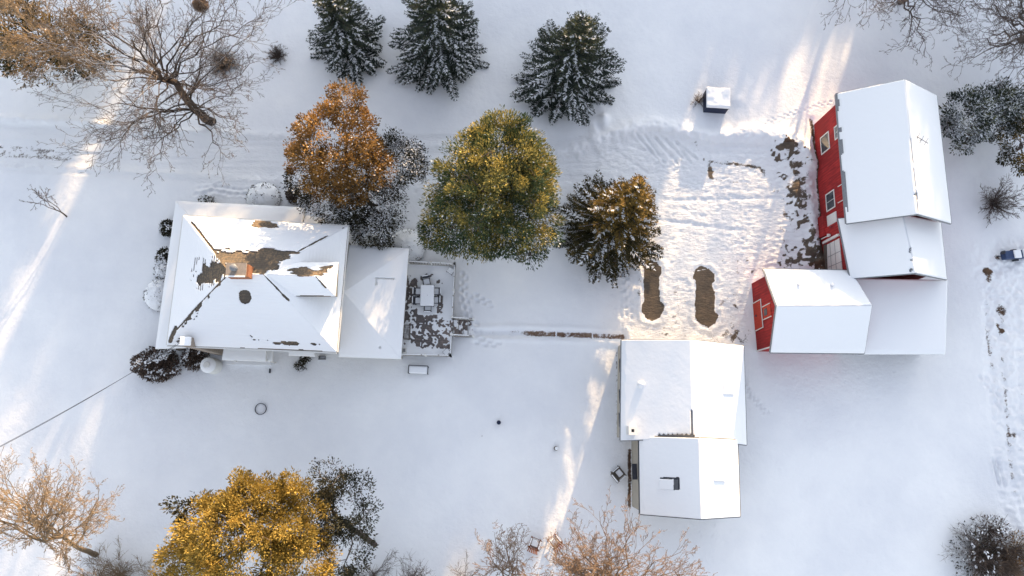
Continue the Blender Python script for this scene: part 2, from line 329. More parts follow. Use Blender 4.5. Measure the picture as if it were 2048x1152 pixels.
    for e in (G((0, 236), (150, 244), (300, 262), (560, 276), (900, 292)), G((-60, 330), (150, 338), (300, 348), (560, 360), (640, 365))):
        de, _ = dist_line(X, Y, e); Z += .17 * np.exp(-(de / .4) ** 2) * (.4 + n2)
    for e, am in ((G((-60, 290), (60, 294), (115, 303)), .45), (G((-60, 308), (60, 312), (140, 318)), .55), (G((-60, 298), (100, 305)), .35), (G((0, 329), (140, 338)), .30), (G((250, 262), (290, 275)), .5), (G((330, 360), (420, 368)), .32), (G((540, 345), (545, 355)), .5)):
        de, _ = dist_line(X, Y, e); dirt += am * np.exp(-(de / .33) ** 2) * sstep(.25, .6, tr * .5 + n3 * .5); Z -= .05 * np.exp(-(de / .3) ** 2)
    # farm lane on the right
    ln_c = G((2030, 520), (2020, 620), (2025, 760), (2040, 900), (2060, 1060), (2075, 1200)); d, Ll = dist_line(X, Y, ln_c); inl = 1 - sstep(1.8, 2.6, d)
    Z += inl * (.18 * (n2 - .5) + .08 * (n3 - .5) - .08)
    for e, am in ((G((1972, 610), (1978, 680), (1990, 760)), .62), (G((2004, 620), (2002, 700), (2012, 780), (2018, 880), (2030, 990)), .60), (G((2040, 700), (2046, 900)), .4), (G((1956, 540), (1990, 543)), .5)):
        de, _ = dist_line(X, Y, e); dirt += am * np.exp(-(de / .3) ** 2) * sstep(.35, .6, n2); Z -= .08 * np.exp(-(de / .25) ** 2)
    for px, py, r in ((2002, 619, .5), (1998, 650, .25), (2006, 660, .2), (1975, 543, .4), (1978, 560, .35), (2030, 870, .3), (1995, 515, .35)):
        q = at(px, py); dd = np.hypot(X - q[0], Y - q[1]); dirt += .8 * np.exp(-(dd / r) ** 2)
    rough = sstep(-1, 1.5, poly_sd(X, Y, G((1930, 490), (2200, 480), (2200, 1180), (2060, 1180), (2000, 960), (1980, 760), (1960, 640)))); Z += rough * .12 * (n2 - .5 + .6 * (n3 - .5))
    # paved walk from the deck steps to the garage
    walk = G((948, 661), (1040, 660), (1250, 668), (1250, 679), (1040, 672), (948, 671)); sw = poly_sd(X, Y, walk)
    t = sstep(-.15, .1, sw); Z = Z * (1 - t) + t * (-.12 + .03 * n3); Z += .12 * np.exp(-((sw + .3) / .2) ** 2) * (.3 + n2)
    wx, _ = proj(np.stack([X, Y, 0 * X], -1)); dirt += .78 * sstep(-.12, .12, sw + .12 * (n2 - .5)) * sstep(1000, 1070, wx) * (.55 + .45 * sstep(.30, .60, .6 * n2 + .4 * n3 + .16)) * (1 - .45 * (np.abs((wx - 1058) % 36.5 - 18) < .7))
    dirt += .40 * sstep(-.1, .1, sw) * (1 - sstep(1010, 1050, wx)) * sstep(.40, .6, n2)
    # drip lines beside garage and workshop
    d, _ = dist_line(X, Y, G((1259, 900), (1259, 1012))); dirt += .95 * np.exp(-(d / .17) ** 4) * (.62 + .55 * n3); Z -= .06 * np.exp(-(d / .2) ** 2)
    d, _ = dist_line(X, Y, G((1233, 705), (1233, 880))); dirt += .5 * np.exp(-(d / .12) ** 2) * (.5 + n3); 
    # footprints
    def trail(pts, n, wob=.18, dep=.11, r=.13, both=True):
        pts = G(*pts); seg = [math.dist(a, b) for a, b in zip(pts[:-1], pts[1:])]; tot = sum(seg); nonlocal Z
        for k in range(n):
            s = (k + .5) / n * tot; i = 0
            while i < len(seg) - 1 and s > seg[i]: s -= seg[i]; i += 1
            a, b = pts[i], pts[i + 1]; u = (s / seg[i]); ux, uy = (b[0] - a[0]) / seg[i], (b[1] - a[1]) / seg[i]; o = wob * (1 if k % 2 else -1) + random.uniform(-.06, .06)
            x0 = a[0] + u * (b[0] - a[0]) - uy * o; y0 = a[1] + u * (b[1] - a[1]) + ux * o
            i0, i1 = np.searchsorted(xs, [x0 - .7, x0 + .7]); j0, j1 = np.searchsorted(ys, [y0 - .7, y0 + .7])
            sx = X[j0:j1, i0:i1] - x0; sy = Y[j0:j1, i0:i1] - y0; al = sx * ux + sy * uy; ac = -sx * uy + sy * ux
            e = (al / (r * 1.7)) ** 2 + (ac / r) ** 2; Z[j0:j1, i0:i1] += -dep * np.exp(-e) + dep * .35 * np.exp(-(np.sqrt(e) - 1.6) ** 2 * 4)
    trail(((930, 545), (927, 590), (940, 640), (960, 668)), 16)
    trail(((940, 590), (960, 600), (985, 610)), 7); trail(((950, 680), (1000, 690)), 6)
    trail(((1470, 270), (1560, 235), (1640, 210), (1665, 205)), 34, .1, .05, .10)
    trail(((1410, 285), (1500, 255), (1600, 225)), 20, .08, .04, .08)
    trail(((760, 0), (762, 60), (762, 130)), 26, .05, .05, .06); trail(((1010, 120), (1012, 180), (1022, 240)), 16, .05, .05, .06)
    trail(((1488, 750), (1500, 790), (1515, 805), (1535, 828)), 18, .12, .07, .08); trail(((1460, 690), (1490, 770)), 14, .15, .08, .09)
    trail(((1575, 748), (1600, 757), (1660, 762), (1740, 756), (1800, 738)), 9, .1, .04, .07)
    trail(((390, 385), (420, 378), (470, 384), (540, 380)), 22, .22, .1, .14); trail(((400, 395), (440, 372)), 8, .1, .1, .16)
    trail(((820, 330), (840, 400), (850, 440), (830, 470)), 12, .15, .08, .1); trail(((860, 460), (900, 480), (925, 520)), 12, .15, .1, .12)
    trail(((960, 850), (945, 870), (1000, 868), (1110, 880)), 20, .02, .012, .09)
    trail(((1090, 1090), (1050, 1000)), 10, .1, .03, .1); trail(((1240, 480), (1260, 640)), 20, .2, .1, .13)
    trail(((1960, 750), (1985, 780), (2010, 830)), 10, .2, .1, .16); trail(((1990, 920), (2005, 975)), 12, .2, .14, .16)
    trail(((1400, 1040), (1405, 1150)), 12, .06, .04, .06); trail(((1430, 1045), (1420, 1150)), 10, .06, .04, .06)
    # lumps
    for px, py, r, h_ in ((1202, 240, .55, .5), (1190, 262, .5, .3), (1208, 236, .3, .25), (1120, 868, .8, .22), (605, 733, .9, -.15), (428, 735, 1.2, -.1), (740, 760, 2.5, .12), (1475, 200, .5, .15), (1236, 955, 1.0, .06)):
        q = at(px, py); dd = np.hypot(X - q[0], Y - q[1]); Z += h_ * np.exp(-(dd / r) ** 2)
    q = at(1197, 250); dd = np.hypot((X - q[0]) / .35, (Y - q[1]) / .9); Z -= .3 * np.exp(-dd ** 2)
    q = at(1423, 343); dirt += .7 * np.exp(-(np.hypot(X - q[0], Y - q[1]) / .35) ** 2)
    Z = np.where(core, Z, Z * np.exp(-np.maximum(0, np.maximum(np.abs(X) - 55, np.abs(Y - 15) - 32)) / 40)) 
    # flatten under the buildings' floors
    dirt = np.clip(dirt, 0, 1.6)
    # regions
    fx = (X[:-1, :-1] + X[1:, 1:]) / 2; fy = (Y[:-1, :-1] + Y[1:, 1:]) / 2
    reg = np.zeros(fx.shape, np.int8)
    dd, _ = dist_line(fx, fy, dr_c); reg[dd < 2.3] = 1
    dd, _ = dist_line(fx, fy, ln_c); reg[dd < 2.4] = 2
    reg[in_poly(fx, fy, pad)] = 3
    reg[poly_sd(fx, fy, walk) > -.12] = 4
    reg[poly_sd(fx, fy, cars[0]) > -.12] = 5; reg[poly_sd(fx, fy, cars[1]) > -.12] = 6
    nx = len(xs); ii = (np.arange(len(ys) - 1)[:, None] * nx + np.arange(nx - 1)[None, :])
    Q = np.stack([ii, ii + 1, ii + nx + 1, ii + nx], -1).reshape(-1, 4); rf = reg.ravel(); V = np.stack([X, Y, Z], -1).reshape(-1, 3); D = dirt.ravel()
    global _gx, _gy, _gz; _gx, _gy, _gz = xs, ys, Z
    labels = {0: ('ground', 'smooth untrodden snow covering the yard and lawns', 'snow ground', M['g_snow']), 1: ('driveway', 'snow packed driveway running in from the left above the house', 'driveway', M['g_gravel']),
              2: ('lane', 'rutted snowy lane with dark specks down the right edge', 'lane', M['g_snow']), 3: ('parking_area', 'churned and scraped snow of the parking area before the barns', 'parking area', M['g_gravel']),
              4: ('path', 'straight brown paved path half cleared of snow between deck steps and garage', 'path', M['g_path']),
              5: ('bare_patch', 'car shaped patch of bare gravel nearer the dark spruce', 'bare patch', M['g_gravel']), 6: ('bare_patch', 'car shaped patch of bare gravel nearer the small red barn', 'bare patch', M['g_gravel'])}
    for k, (nm, lb, ct, mt) in labels.items():
        q = Q[rf == k]; u, inv = np.unique(q.ravel(), return_inverse=True)
        me = fast_mesh(nm, V[u], quads=inv.reshape(-1, 4), smooth=True, attrs={'dirt': D[u]}); tag(link(nm, me, mt), lb, ct, kind='structure')
build_ground()
def gz(x, y):
    i = min(max(int(np.searchsorted(_gx, x)), 0), len(_gx) - 1); j = min(max(int(np.searchsorted(_gy, y)), 0), len(_gy) - 1); return float(_gz[j, i])

# ------------------------------------------------------------------ snow sheets for roofs
def snow_sheet(quads, res=.1, depth=.09, mask=None, ripple=None, edge=.35, lump=.04):
    """quads: list of (a,b,c,d): a-b eave, d-c upper edge. Returns verts, faces of snow lying on them."""
    VV = []; QQ = []; n0 = 0
    for (a, b, c, d) in quads:
        a, b, c, d = [np.asarray(p, float) for p in (a, b, c, d)]
        nu = max(2, int(max(np.linalg.norm(b - a), np.linalg.norm(c - d)) / res)); nv = max(2, int(max(np.linalg.norm(d - a), np.linalg.norm(c - b)) / res))
        u, v = np.meshgrid(np.linspace(0, 1, nu + 1), np.linspace(0, 1, nv + 1)); u = u[..., None]; v = v[..., None]
        P = (a * (1 - u) + b * u) * (1 - v) + (d * (1 - u) + c * u) * v
        L = np.linalg.norm((d + c) / 2 - (a + b) / 2)
        bare = mask(P) if mask is not None else np.zeros(P.shape[:2])
        x, y = P[..., 0], P[..., 1]
        th = depth * (1 - .75 * sstep(.0, .5, bare)) + lump * (fbm(x / 1.2, y / 1.2, 4, 70) - .5)
        th = th + .04 * (fbm(x / 4, y / 4, 3, 74) - .5) + .006 * (fbm(x * 4, y * 4, 3, 76) - .5)
        if ripple: th = th + ripple * np.abs(np.sin(v[..., 0] * L * math.pi / .24)) * (.3 + fbm(x / 3, y / 3, 2, 88))
        de = v[..., 0] * L; th = th * (.45 + .55 * sstep(0, edge * (.5 + fbm(x * 1.5, y * 1.5, 2, 78)), de)); th = np.maximum(th, .02)
        T = P.copy(); T[..., 2] += th + .004
        Bt = P.copy(); Bt[..., 2] += .003
        W = nu + 1; idx = np.arange(W * (nv + 1)).reshape(nv + 1, W)
        q = np.stack([idx[:-1, :-1], idx[:-1, 1:], idx[1:, 1:], idx[1:, :-1]], -1)
        fb = (bare[:-1, :-1] + bare[1:, 1:] + bare[:-1, 1:] + bare[1:, :-1]) / 4 < .5
        q = q[fb].reshape(-1, 4); nT = W * (nv + 1)
        VV.append(T.reshape(-1, 3)); 
        # skirt on the boundary of kept faces
        e = np.concatenate([q[:, [0, 1]], q[:, [1, 2]], q[:, [2, 3]], q[:, [3, 0]]]); key = e[:, 0].astype(np.int64) * 10 ** 7 + e[:, 1]; rk = e[:, 1].astype(np.int64) * 10 ** 7 + e[:, 0]
        bd = e[~np.isin(key, rk)]
        VV.append(Bt.reshape(-1, 3)); sk = np.stack([bd[:, 1], bd[:, 0], bd[:, 0] + nT, bd[:, 1] + nT], -1)
        QQ.append(q + n0); QQ.append(sk + n0); n0 += 2 * nT
    return np.concatenate(VV), np.concatenate(QQ)
def add_snow(parent, quads, name='snow_cover', **k):
    V, Q = snow_sheet(quads, **k); me = fast_mesh(name, V, quads=Q, smooth=True); o = link(name, me, M['snow_roof'], parent)
    return o

def shrink(poly, ctr, k): return [ctr + (p - ctr) * k for p in poly]
def window(parent, P, ux, w, h, frame='white', bars=(1, 1), depth=.05, name='window'):
    """window on a wall: P centre, ux unit vector along the wall, outward normal = cross(ux, z)"""
    P = np.asarray(P, float); ux = np.asarray(ux, float); ux /= np.linalg.norm(ux); z = np.array([0, 0, 1.]); n = np.cross(ux, z)
    ax = (ux, n, z); f = MB(); t = .09
    for s in (-1, 1):
        f.box(P + s * ux * (w / 2) + n * .02, (t, depth, h + t), ax=ax); f.box(P + s * z * (h / 2) + n * .021, (w - t, depth, t), ax=ax)
    for i in range(1, bars[0]): f.box(P + ux * (-w / 2 + w * i / bars[0]) + n * .012, (.03, .03, h - t), ax=ax)
    for i in range(1, bars[1]): f.box(P + z * (-h / 2 + h * i / bars[1]) + n * .014, (w - t, .03, .03), ax=ax)
    o = f.build(name, M[frame], parent); g = MB(); g.box(P + n * .004, (w - t, .01, h - t), ax=ax); g.build('pane', M['glass'], o); return o

def gable_building(name, label, cat, eW, eE, ridge, ze, zr, over, wallmat, fascia, wall_over=None, snowkw=None, under='metalroof', group=None, trim='grey'):
    """eW: (north-west, south-west) eave corners, eE: (north-east, south-east), ridge: (north end, south end) as xy; ridge runs north-south or any way"""
    A0, A1 = [np.array([p[0], p[1], ze]) for p in eW]; B0, B1 = [np.array([p[0], p[1], ze]) for p in eE]; R0, R1 = [np.array([p[0], p[1], zr]) for p in ridge]
    c = (A0 + A1 + B0 + B1) / 4; root = thing(name, label, cat, (c[0], c[1], 0), group=group)
    th = np.array([0, 0, .14])
    roof = MB().loft([A0, R0, B0, B0 - th, R0 - th, A0 - th], [A1, R1, B1, B1 - th, R1 - th, A1 - th]).build('roof', [M[fascia]], root)
    tr_ = MB(); dn = np.array([0, 0, .07])
    for p_, q_ in ((A0, A1), (B0, B1), (A0, R0), (R0, B0), (A1, R1), (R1, B1)):
        o_ = np.cross(q_ - p_, [0, 0, 1.]); o_ /= np.linalg.norm(o_); o_ = o_ if np.dot(o_, (p_ + q_) / 2 - c) > 0 else -o_; tr_.bar(p_ + o_ * .035 - dn, q_ + o_ * .035 - dn, .06, .13)
    tr_.build('roof_trim', M[trim], roof)
    # walls
    ax = (A1 - A0) / np.linalg.norm(A1 - A0); cr = (B0 - A0) / np.linalg.norm(B0 - A0); oW, oE, oN, oS = over
    def inset(p, s_cross, s_ax): return p + cr * s_cross + ax * s_ax
    w = [inset(A0, oW, oN), inset(B0, -oE, oN), inset(B1, -oE, -oS), inset(A1, oW, -oS)]
    sl = (zr - ze) / np.linalg.norm((R0 - A0)[:2]); hW = sl * oW; hE = sl * oE
    def at_z(p, z): return np.array([p[0], p[1], z])
    dz = .15
    rN = R0 + ax * oN; rS = R1 - ax * oS
    N_ = [at_z(w[0], -.3), at_z(w[1], -.3), at_z(w[1], ze + hE - dz), at_z(rN, zr - dz), at_z(w[0], ze + hW - dz)]
    S_ = [at_z(w[3], -.3), at_z(w[2], -.3), at_z(w[2], ze + hE - dz), at_z(rS, zr - dz), at_z(w[3], ze + hW - dz)]
    MB().loft(N_, S_).build('wall', M[wallmat], root)
    e = .03
    qs = [(A0, A1, R1, R0), (B1, B0, R0, R1)]
    add_snow(roof, qs, **(snowkw or {}))
    return root, roof, w, ax, cr

def xy(px, py, z): return at(px, py, z)[:2]
# ------------------------------------------------------------------ tall red barn
ze = 4.7; zr = 7.15
def barn_mask(P):
    px, py = proj(P); x, y = P[..., 0], P[..., 1]; n = fbm(x * 3, y * 1.2, 3, 90)
    rx = np.interp(py, [160, 447], [1808, 1835])
    m = (np.abs(px - rx - 1) < (n - .35) * 9 * sstep(230, 330, py)) * .8
    ex = np.interp(py, [188, 447], [1672, 1693]); m = np.maximum(m, sstep(3.0, 1.0, np.abs(px - ex - 3) - 3 * n) * .9 * (n > .45))
    return m
b1, b1roof, bw, bax, bcr = gable_building('barn', 'tall red barn with steep white roof and large framed windows, uppermost of the joined barns', 'barn',
    (xy(1672, 188, ze), xy(1693, 447, ze)), (xy(1873, 192, ze), xy(1902, 447, ze)), (xy(1808, 160, zr), xy(1835, 428, zr)), ze, zr, (.38, .38, .45, .8), 'red', 'grey',
    snowkw=dict(mask=barn_mask, ripple=None), group='joined red barns')
# the west wall plane shared by the barn and its extension
WP0 = np.array([bw[0][0], bw[0][1], 0]); WP1 = np.array([bw[3][0], bw[3][1], 0]); wux = (WP1 - WP0) / np.linalg.norm(WP1 - WP0); wn_ = np.cross(wux, [0, 0, 1.])
if wn_[0] > 0: wn_ = -wn_
def wall_quad(pts, P0, n): return [on_plane(a, b, P0, n) for a, b in pts]
def zp(x, y, s=.3472, ox=1600, oy=160): return (ox + x * s, oy + y * s)
def wall_window(parent, cl, bars=(1, 1), frame='white', name='window'):
    q = wall_quad([zp(*c) for c in cl], WP0, wn_); c = sum(q) / 4
    ys_ = [p[1] for p in q]; zs = sorted(p[2] for p in q); w = max(ys_) - min(ys_); h = (zs[2] + zs[3] - zs[0] - zs[1]) / 2; w = abs((q[1][1] + q[2][1]) / 2 - (q[0][1] + q[3][1]) / 2)
    return c, w, h, q
def wq(parent, cl, bars=(1, 1)):
    q = wall_quad([zp(*c) for c in cl], WP0, wn_); c = sum(q) / 4; y0 = min(p[1] for p in q); y1 = max(p[1] for p in q); z0 = min(p[2] for p in q); z1 = max(p[2] for p in q)
    return c, y1 - y0, z1 - z0
for cl, bars in ((((120, 335), (165, 297), (172, 392), (125, 430)), (1, 1)), (((150, 664), (195, 632), (203, 724), (157, 762)), (2, 1)), (((199, 272), (222, 258), (224, 330), (204, 342)), (2, 3))):
    q = wall_quad([zp(*c) for c in cl], WP0, wn_); c = sum(q) / 4
    h = (np.mean([q[1][2], q[2][2]]) - np.mean([q[0][2], q[3][2]])); w = abs(np.mean([q[0][1], q[1][1]]) - np.mean([q[2][1], q[3][1]]))
    window(b1, c, -wux if np.cross(-wux, [0, 0, 1.])[0] < 0 else wux, max(w, .5), max(h, .6), bars=bars)
# antenna, cable hooks
A = np.array([*xy(1830, 288, 5.9), 5.9]); a = MB()
a.bar(A, A + [0, 0, .9], .03); a.bar(A + [-.45, .3, .85], A + [.45, -.3, .85], .03)
for k in (-.3, 0, .3): a.bar(A + [k - .2, -k * .66 - .3, .86], A + [k + .2, -k * .66 + .3, .86], .02)
a.build('antenna', M['dark'], b1)
for (x0, y0, x1, y1) in ((222, 615, 245, 600), (222, 708, 258, 688)):
    p = on_plane(*zp(x0, y0), WP0, wn_); q = on_plane(*zp(x1, y1), WP0, wn_); MB().bar(p + wn_ * .05, q + wn_ * .05, .05).build('bracket', M['white'], b1)

# ------------------------------------------------------------------ lower extension
ze2 = 3.6; nw = xy(1678, 445, ze2); sw_ = xy(1701, 557, ze2); se = xy(1893, 559, ze2); ne = se + (nw - sw_) * 1.02; ne[0] = se[0] + .1
ridge_s = np.append((sw_ + se) / 2, 0)[:2]; ridge_s = xy(1830, 546, 5.95); ridge_n = ridge_s + (nw - sw_)
def ext_mask(P):
    px, py = proj(P); n = fbm(P[..., 0] * 3, P[..., 1] * 3, 3, 91)
    m = np.zeros(px.shape)
    for (x, y, w_, h_) in ((1819, 500, 2, 6), (1820, 520, 2, 3), (1821, 541, 2, 5)): m = np.maximum(m, (np.hypot((px - x) / w_, (py - y) / h_) < .7 + n * .6) * 1.)
    return m
nw_in = nw + (nw - sw_) / np.linalg.norm(nw - sw_) * .3; ne_in = ne
b2, b2roof, ew, eax, ecr = gable_building('barn', 'low red barn section with white garage door, its roof butting under the tall barn', 'barn',
    (nw_in, sw_), (ne, se), (ridge_n, ridge_s), ze2, 5.95, (.12, .3, .05, .62), 'red', 'grey', snowkw=dict(mask=ext_mask, depth=.12), group='joined red barns')
EP0 = np.array([ew[0][0] - .0, ew[0][1], 0]); EP1 = np.array([ew[3][0], ew[3][1], 0]); eux = (EP1 - EP0) / np.linalg.norm(EP1 - EP0); en = np.cross(eux, [0, 0, 1.]); en = -en if en[0] > 0 else en
def ep(x, y): return on_plane(*zp(x, y), EP0, en)
hq = [ep(137, 873), ep(132, 800), ep(210, 755), ep(217, 830)]
def plate(name, q, n, th, mt, parent): return MB().loft([p + n * .003 for p in q], [p + n * th for p in q]).build(name, mt, parent)
hatch_q = [on_plane(*zp(a_, b_), WP0, wn_) for a_, b_ in ((137, 873), (132, 800), (210, 755), (217, 830))]
hat = plate('loft_hatch', hatch_q, en, .07, M['white'], b2)
MB().bar(ep(178, 848) + en * .1, ep(186, 843) + en * .1, .05).build('handle', M['dark'], hat)
plate('door_header', [ep(140, 945), ep(138, 932), ep(226, 884), ep(230, 897)], en, .16, M['white'], b2)
gd = plate('garage_door', [ep(163, 1100), ep(158, 948), ep(228, 912), ep(246, 1100)], en, .05, M['white'], b2)
gl = MB()
for (a0, a1, b0, b1_) in ((176, 940, 186, 1095), (202, 926, 214, 1095)): gl.bar(ep(a0, a1) + en * .055, ep(b0, b1_) + en * .055, .035, .02)
for (a0, a1, b0, b1_) in ((164, 1020, 236, 985), (168, 1078, 244, 1045)): gl.bar(ep(a0, a1) + en * .058, ep(b0, b1_) + en * .058, .035, .02)
gl.build('panel_line', M['grey'], gd)
plate('door_post', [ep(147, 1095), ep(144, 952), ep(157, 946), ep(162, 1095)], en, .14, M['greywood'], b2)
lp = MB().bar(ep(132, 916) + en * .15, ep(180, 893) + en * .15, .06); lp.tube(ep(180, 893) + en * .1, ep(180, 893) + en * .3, .1, .14); lp.build('lamp_arm', M['white'], b2)
hp = at(1636, 470); MB().loft([at(1633, 437), at(1645, 437), at(1648, 478), at(1636, 478)], [p + [0, 0, 1.1] for p in (at(1633, 437), at(1645, 437), at(1648, 478), at(1636, 478))]).build('bulkhead', M['red'], b2)

# ------------------------------------------------------------------ small red barn
ze3 = 3.2; zr3 = 5.05
rW = xy(1553, 612, zr3); rE = xy(1743, 611, zr3)
def sb_mask(P):
    px, py = proj(P); n = fbm(P[..., 0] * 3, P[..., 1] * 3, 3, 93); return (np.hypot((px - 1597) / 4, (py - 567.5) / 1.6) < 1) * 1.
b3, b3roof, sw3, sax, scr = gable_building('barn', 'small red barn whose west gable has a white outlined door and loft window', 'barn',
    (xy(1541, 705, ze3), xy(1728, 707, ze3)), (xy(1527, 538, ze3), xy(1700, 541, ze3)), (rW, rE), ze3, zr3, (.42, .5, .22, .2), 'red', 'white', snowkw=dict(mask=sb_mask), group='joined red barns')
GP0 = np.array([sw3[0][0], sw3[0][1], 0]); GP1 = np.array([sw3[1][0], sw3[1][1], 0]); gux = (GP1 - GP0) / np.linalg.norm(GP1 - GP0); gn = np.cross(gux, [0, 0, 1.]); gn = -gn if gn[0] > 0 else gn
def gp(x, y): return on_plane(1480 + x * .191, 500 + y * .191, GP0, gn)
dr = plate('door', [gp(140, 568), gp(222, 520), gp(245, 800), gp(163, 846)], gn, .05, M['reddoor'], b3)
MB().tube(gp(178, 690) + gn * .05, gp(178, 690) + gn * .15, .07).build('handle', M['dark'], dr)
ld = plate('loft_door', [gp(243, 600), gp(318, 560), gp(333, 690), gp(252, 728)], gn, .05, M['reddoor'], b3)
plate('pane', [gp(258, 622), gp(288, 606), gp(293, 678), gp(264, 692)], gn, .075, M['glass'], ld)
t = MB()
for (a0, a1, b0, b1_) in ((130, 568, 226, 514), (222, 516, 248, 806), (160, 852, 252, 806), (238, 598, 322, 555), (250, 732, 336, 692)): t.bar(gp(a0, a1) + gn * .06, gp(b0, b1_) + gn * .06, .06, .05)
t.build('trim', M['white'], b3)
MB().bar(gp(180, 1058) + gn * .04, gp(322, 1016) + gn * .04, .10, .06).build('corner_board', M['white'], b3)
for px, py in ((1599, 566), (1666, 568)):
    P = np.array([*xy(px, py, 4.3), 3.95]); MB().tube(P, P + [0, 0, .5], .12, .1).build('roof_vent', M['snowclump'], b3)

# lean-to shed between the barns
zl = 2.75
q = [np.array([*xy(a_, b_, zl), zl]) for a_, b_ in ((1700, 552), (1889, 562), (1889, 709), (1716, 709))]
q[0][2] = q[1][2] = zl + .25; q[0][:2] = (28.0, q[1][1] + .1); q[3][0] = 28.0
c = sum(q) / 4; shed = thing('lean_to_shed', 'flat snow covered lean-to roof filling the corner right of the small red barn', 'shed', (c[0], c[1], 0))
rf = MB().loft([p - [0, 0, .14] for p in q], q).build('roof', M['grey'], shed)
add_snow(rf, [(q[3], q[2], q[1], q[0])], res=.12, depth=.12)
w_ = [c + (p - c) * .975 for p in q]; w_[2][1] += .35; w_[3][1] += .35; MB().loft([[p[0], p[1], -.3] for p in w_], [[p[0], p[1], p[2] - .145] for p in w_]).build('wall', M['greywood'], shed)

# ------------------------------------------------------------------ garage and workshop
ze4 = 2.7
def gar_mask(P):
    px, py = proj(P); n = fbm(P[..., 0] * 5, P[..., 1] * 5, 3, 95)
    teeth = np.abs(np.sin(P[..., 0] * math.pi / .3)) * 4
    m = (py > 868.5 + teeth - 2) & (px > 1316) & (px < 1388); rx = np.interp(py, [680, 875], [1380, 1385])
    m = m | ((np.abs(px - rx + .5) < 1.6) & (py > 820) & (px < rx + 1))
    return m * 1.
g1, g1roof, gw, gax, gcr = gable_building('garage', 'wide beige garage with snowy gable roof and square chimney at its lower left corner', 'garage',
    (xy(1243, 680, ze4), xy(1241, 881, ze4)), (xy(1487, 692, ze4), xy(1493, 890, ze4)), (xy(1380, 680, 4.75), xy(1385, 876, 4.75)), ze4, 4.75, (.2, .2, .2, .2), 'clap', 'grey', snowkw=dict(mask=gar_mask, depth=.11, res=.06, lump=.018))
g2, g2roof, kw, kax, kcr = gable_building('workshop', 'narrow beige workshop with snowy gable roof and dark framed skylight, below the garage', 'workshop',
    (xy(1278, 873, 3.1), xy(1280, 1028, 3.1)), (xy(1475, 880, 3.1), xy(1480, 1033, 3.1)), (xy(1397, 876, 5.6), xy(1402, 1038, 5.6)), 3.1, 5.6, (.04, .2, .15, .2), 'clap', 'dark', trim='dark',
    snowkw=dict(depth=.1, res=.05, mask=lambda P: (((proj(P)[0] > 1347) & (proj(P)[0] < 1358.5) & (proj(P)[1] > 957) & (proj(P)[1] < 979.5)) | ((proj(P)[0] > 1319) & (proj(P)[0] < 1358.5) & (proj(P)[1] > 955) & (proj(P)[1] < 957.5))) * 1.))
def roofz(root_eW, P): return 0
def on_roof(px, py, a, b, c):
    n = np.cross(b - a, c - a); return on_plane(px, py, a, n), n / np.linalg.norm(n) * (1 if n[2] > 0 else -1)
def v3(p, z): return np.array([p[0], p[1], z])
GW = (v3(xy(1243, 680, ze4), ze4), v3(xy(1241, 881, ze4), ze4), v3(xy(1380, 680, 4.75), 4.75)); GE = (v3(xy(1487, 692, ze4), ze4), v3(xy(1493, 890, ze4), ze4), v3(xy(1380, 680, 4.75), 4.75))
KW = (v3(xy(1278, 873, 3.1), 3.1), v3(xy(1280, 1028, 3.1), 3.1), v3(xy(1397, 876, 5.6), 5.6)); KE = (v3(xy(1475, 880, 3.1), 3.1), v3(xy(1480, 1033, 3.1), 3.1), v3(xy(1397, 876, 5.6), 5.6))
def roof_patch(name, pts, plane, th, mt, parent, off=0.01):
    q = []
    for px, py in pts:
        p, n = on_roof(px, py, *plane); q.append(p + n * off)
    return MB().loft(q, [p + n * th for p in q]).build(name, mt, parent, bevel=.02 if mt is M['snowclump'] else 0)
ch = on_roof(1260, 861, *GW)[0]; cm = MB(); s_ = .34
for sx, sy, wx_, wy_ in ((-1, 0, .2, .62), (1, 0, .2, .62), (0, -1, .22, .2), (0, 1, .22, .2)): cm.box(ch + [sx * .21 + .02, sy * .21, .45], (wx_, wy_, 1.1))
cho = cm.build('chimney', M['white'], g1roof); MB().box(ch + [.02, 0, .55], (.22, .22, .5)).build('flue', M['dark'], cho)
vp = on_roof(1282, 769, *GW)[0]; MB().dome(vp, .3, .42, jit=.1).build('roof_vent', M['snowclump'], g1roof, smooth=True)
roof_patch('skylight', ((1445, 764), (1466, 765), (1466, 789), (1444, 788)), GE, .18, M['snowclump'], g1roof)
roof_patch('skylight', ((1425, 936), (1448, 937), (1448, 962), (1425, 961)), KE, .2, M['snowclump'], g2roof)
sk = roof_patch('skylight', ((1318, 956), (1358, 956.5), (1358, 980), (1318, 979)), KW, .05, M['dark'], g2roof, .0)
roof_patch('snow_patch', ((1319.5, 958.5), (1347, 959), (1348, 979), (1319.5, 978)), KW, .10, M['snowclump'], sk, .045)
for px, py, hh in ((1352, 968, 0),):
    for k in range(4):
        p, n = on_roof(1349 + k * 2.2, 959, *KW); p2, _ = on_roof(1349.5 + k * 2.0, 978, *KW); MB().bar(p + n * .07, p2 + n * .07, .03).build('skylight_bar', M['grey'], sk)
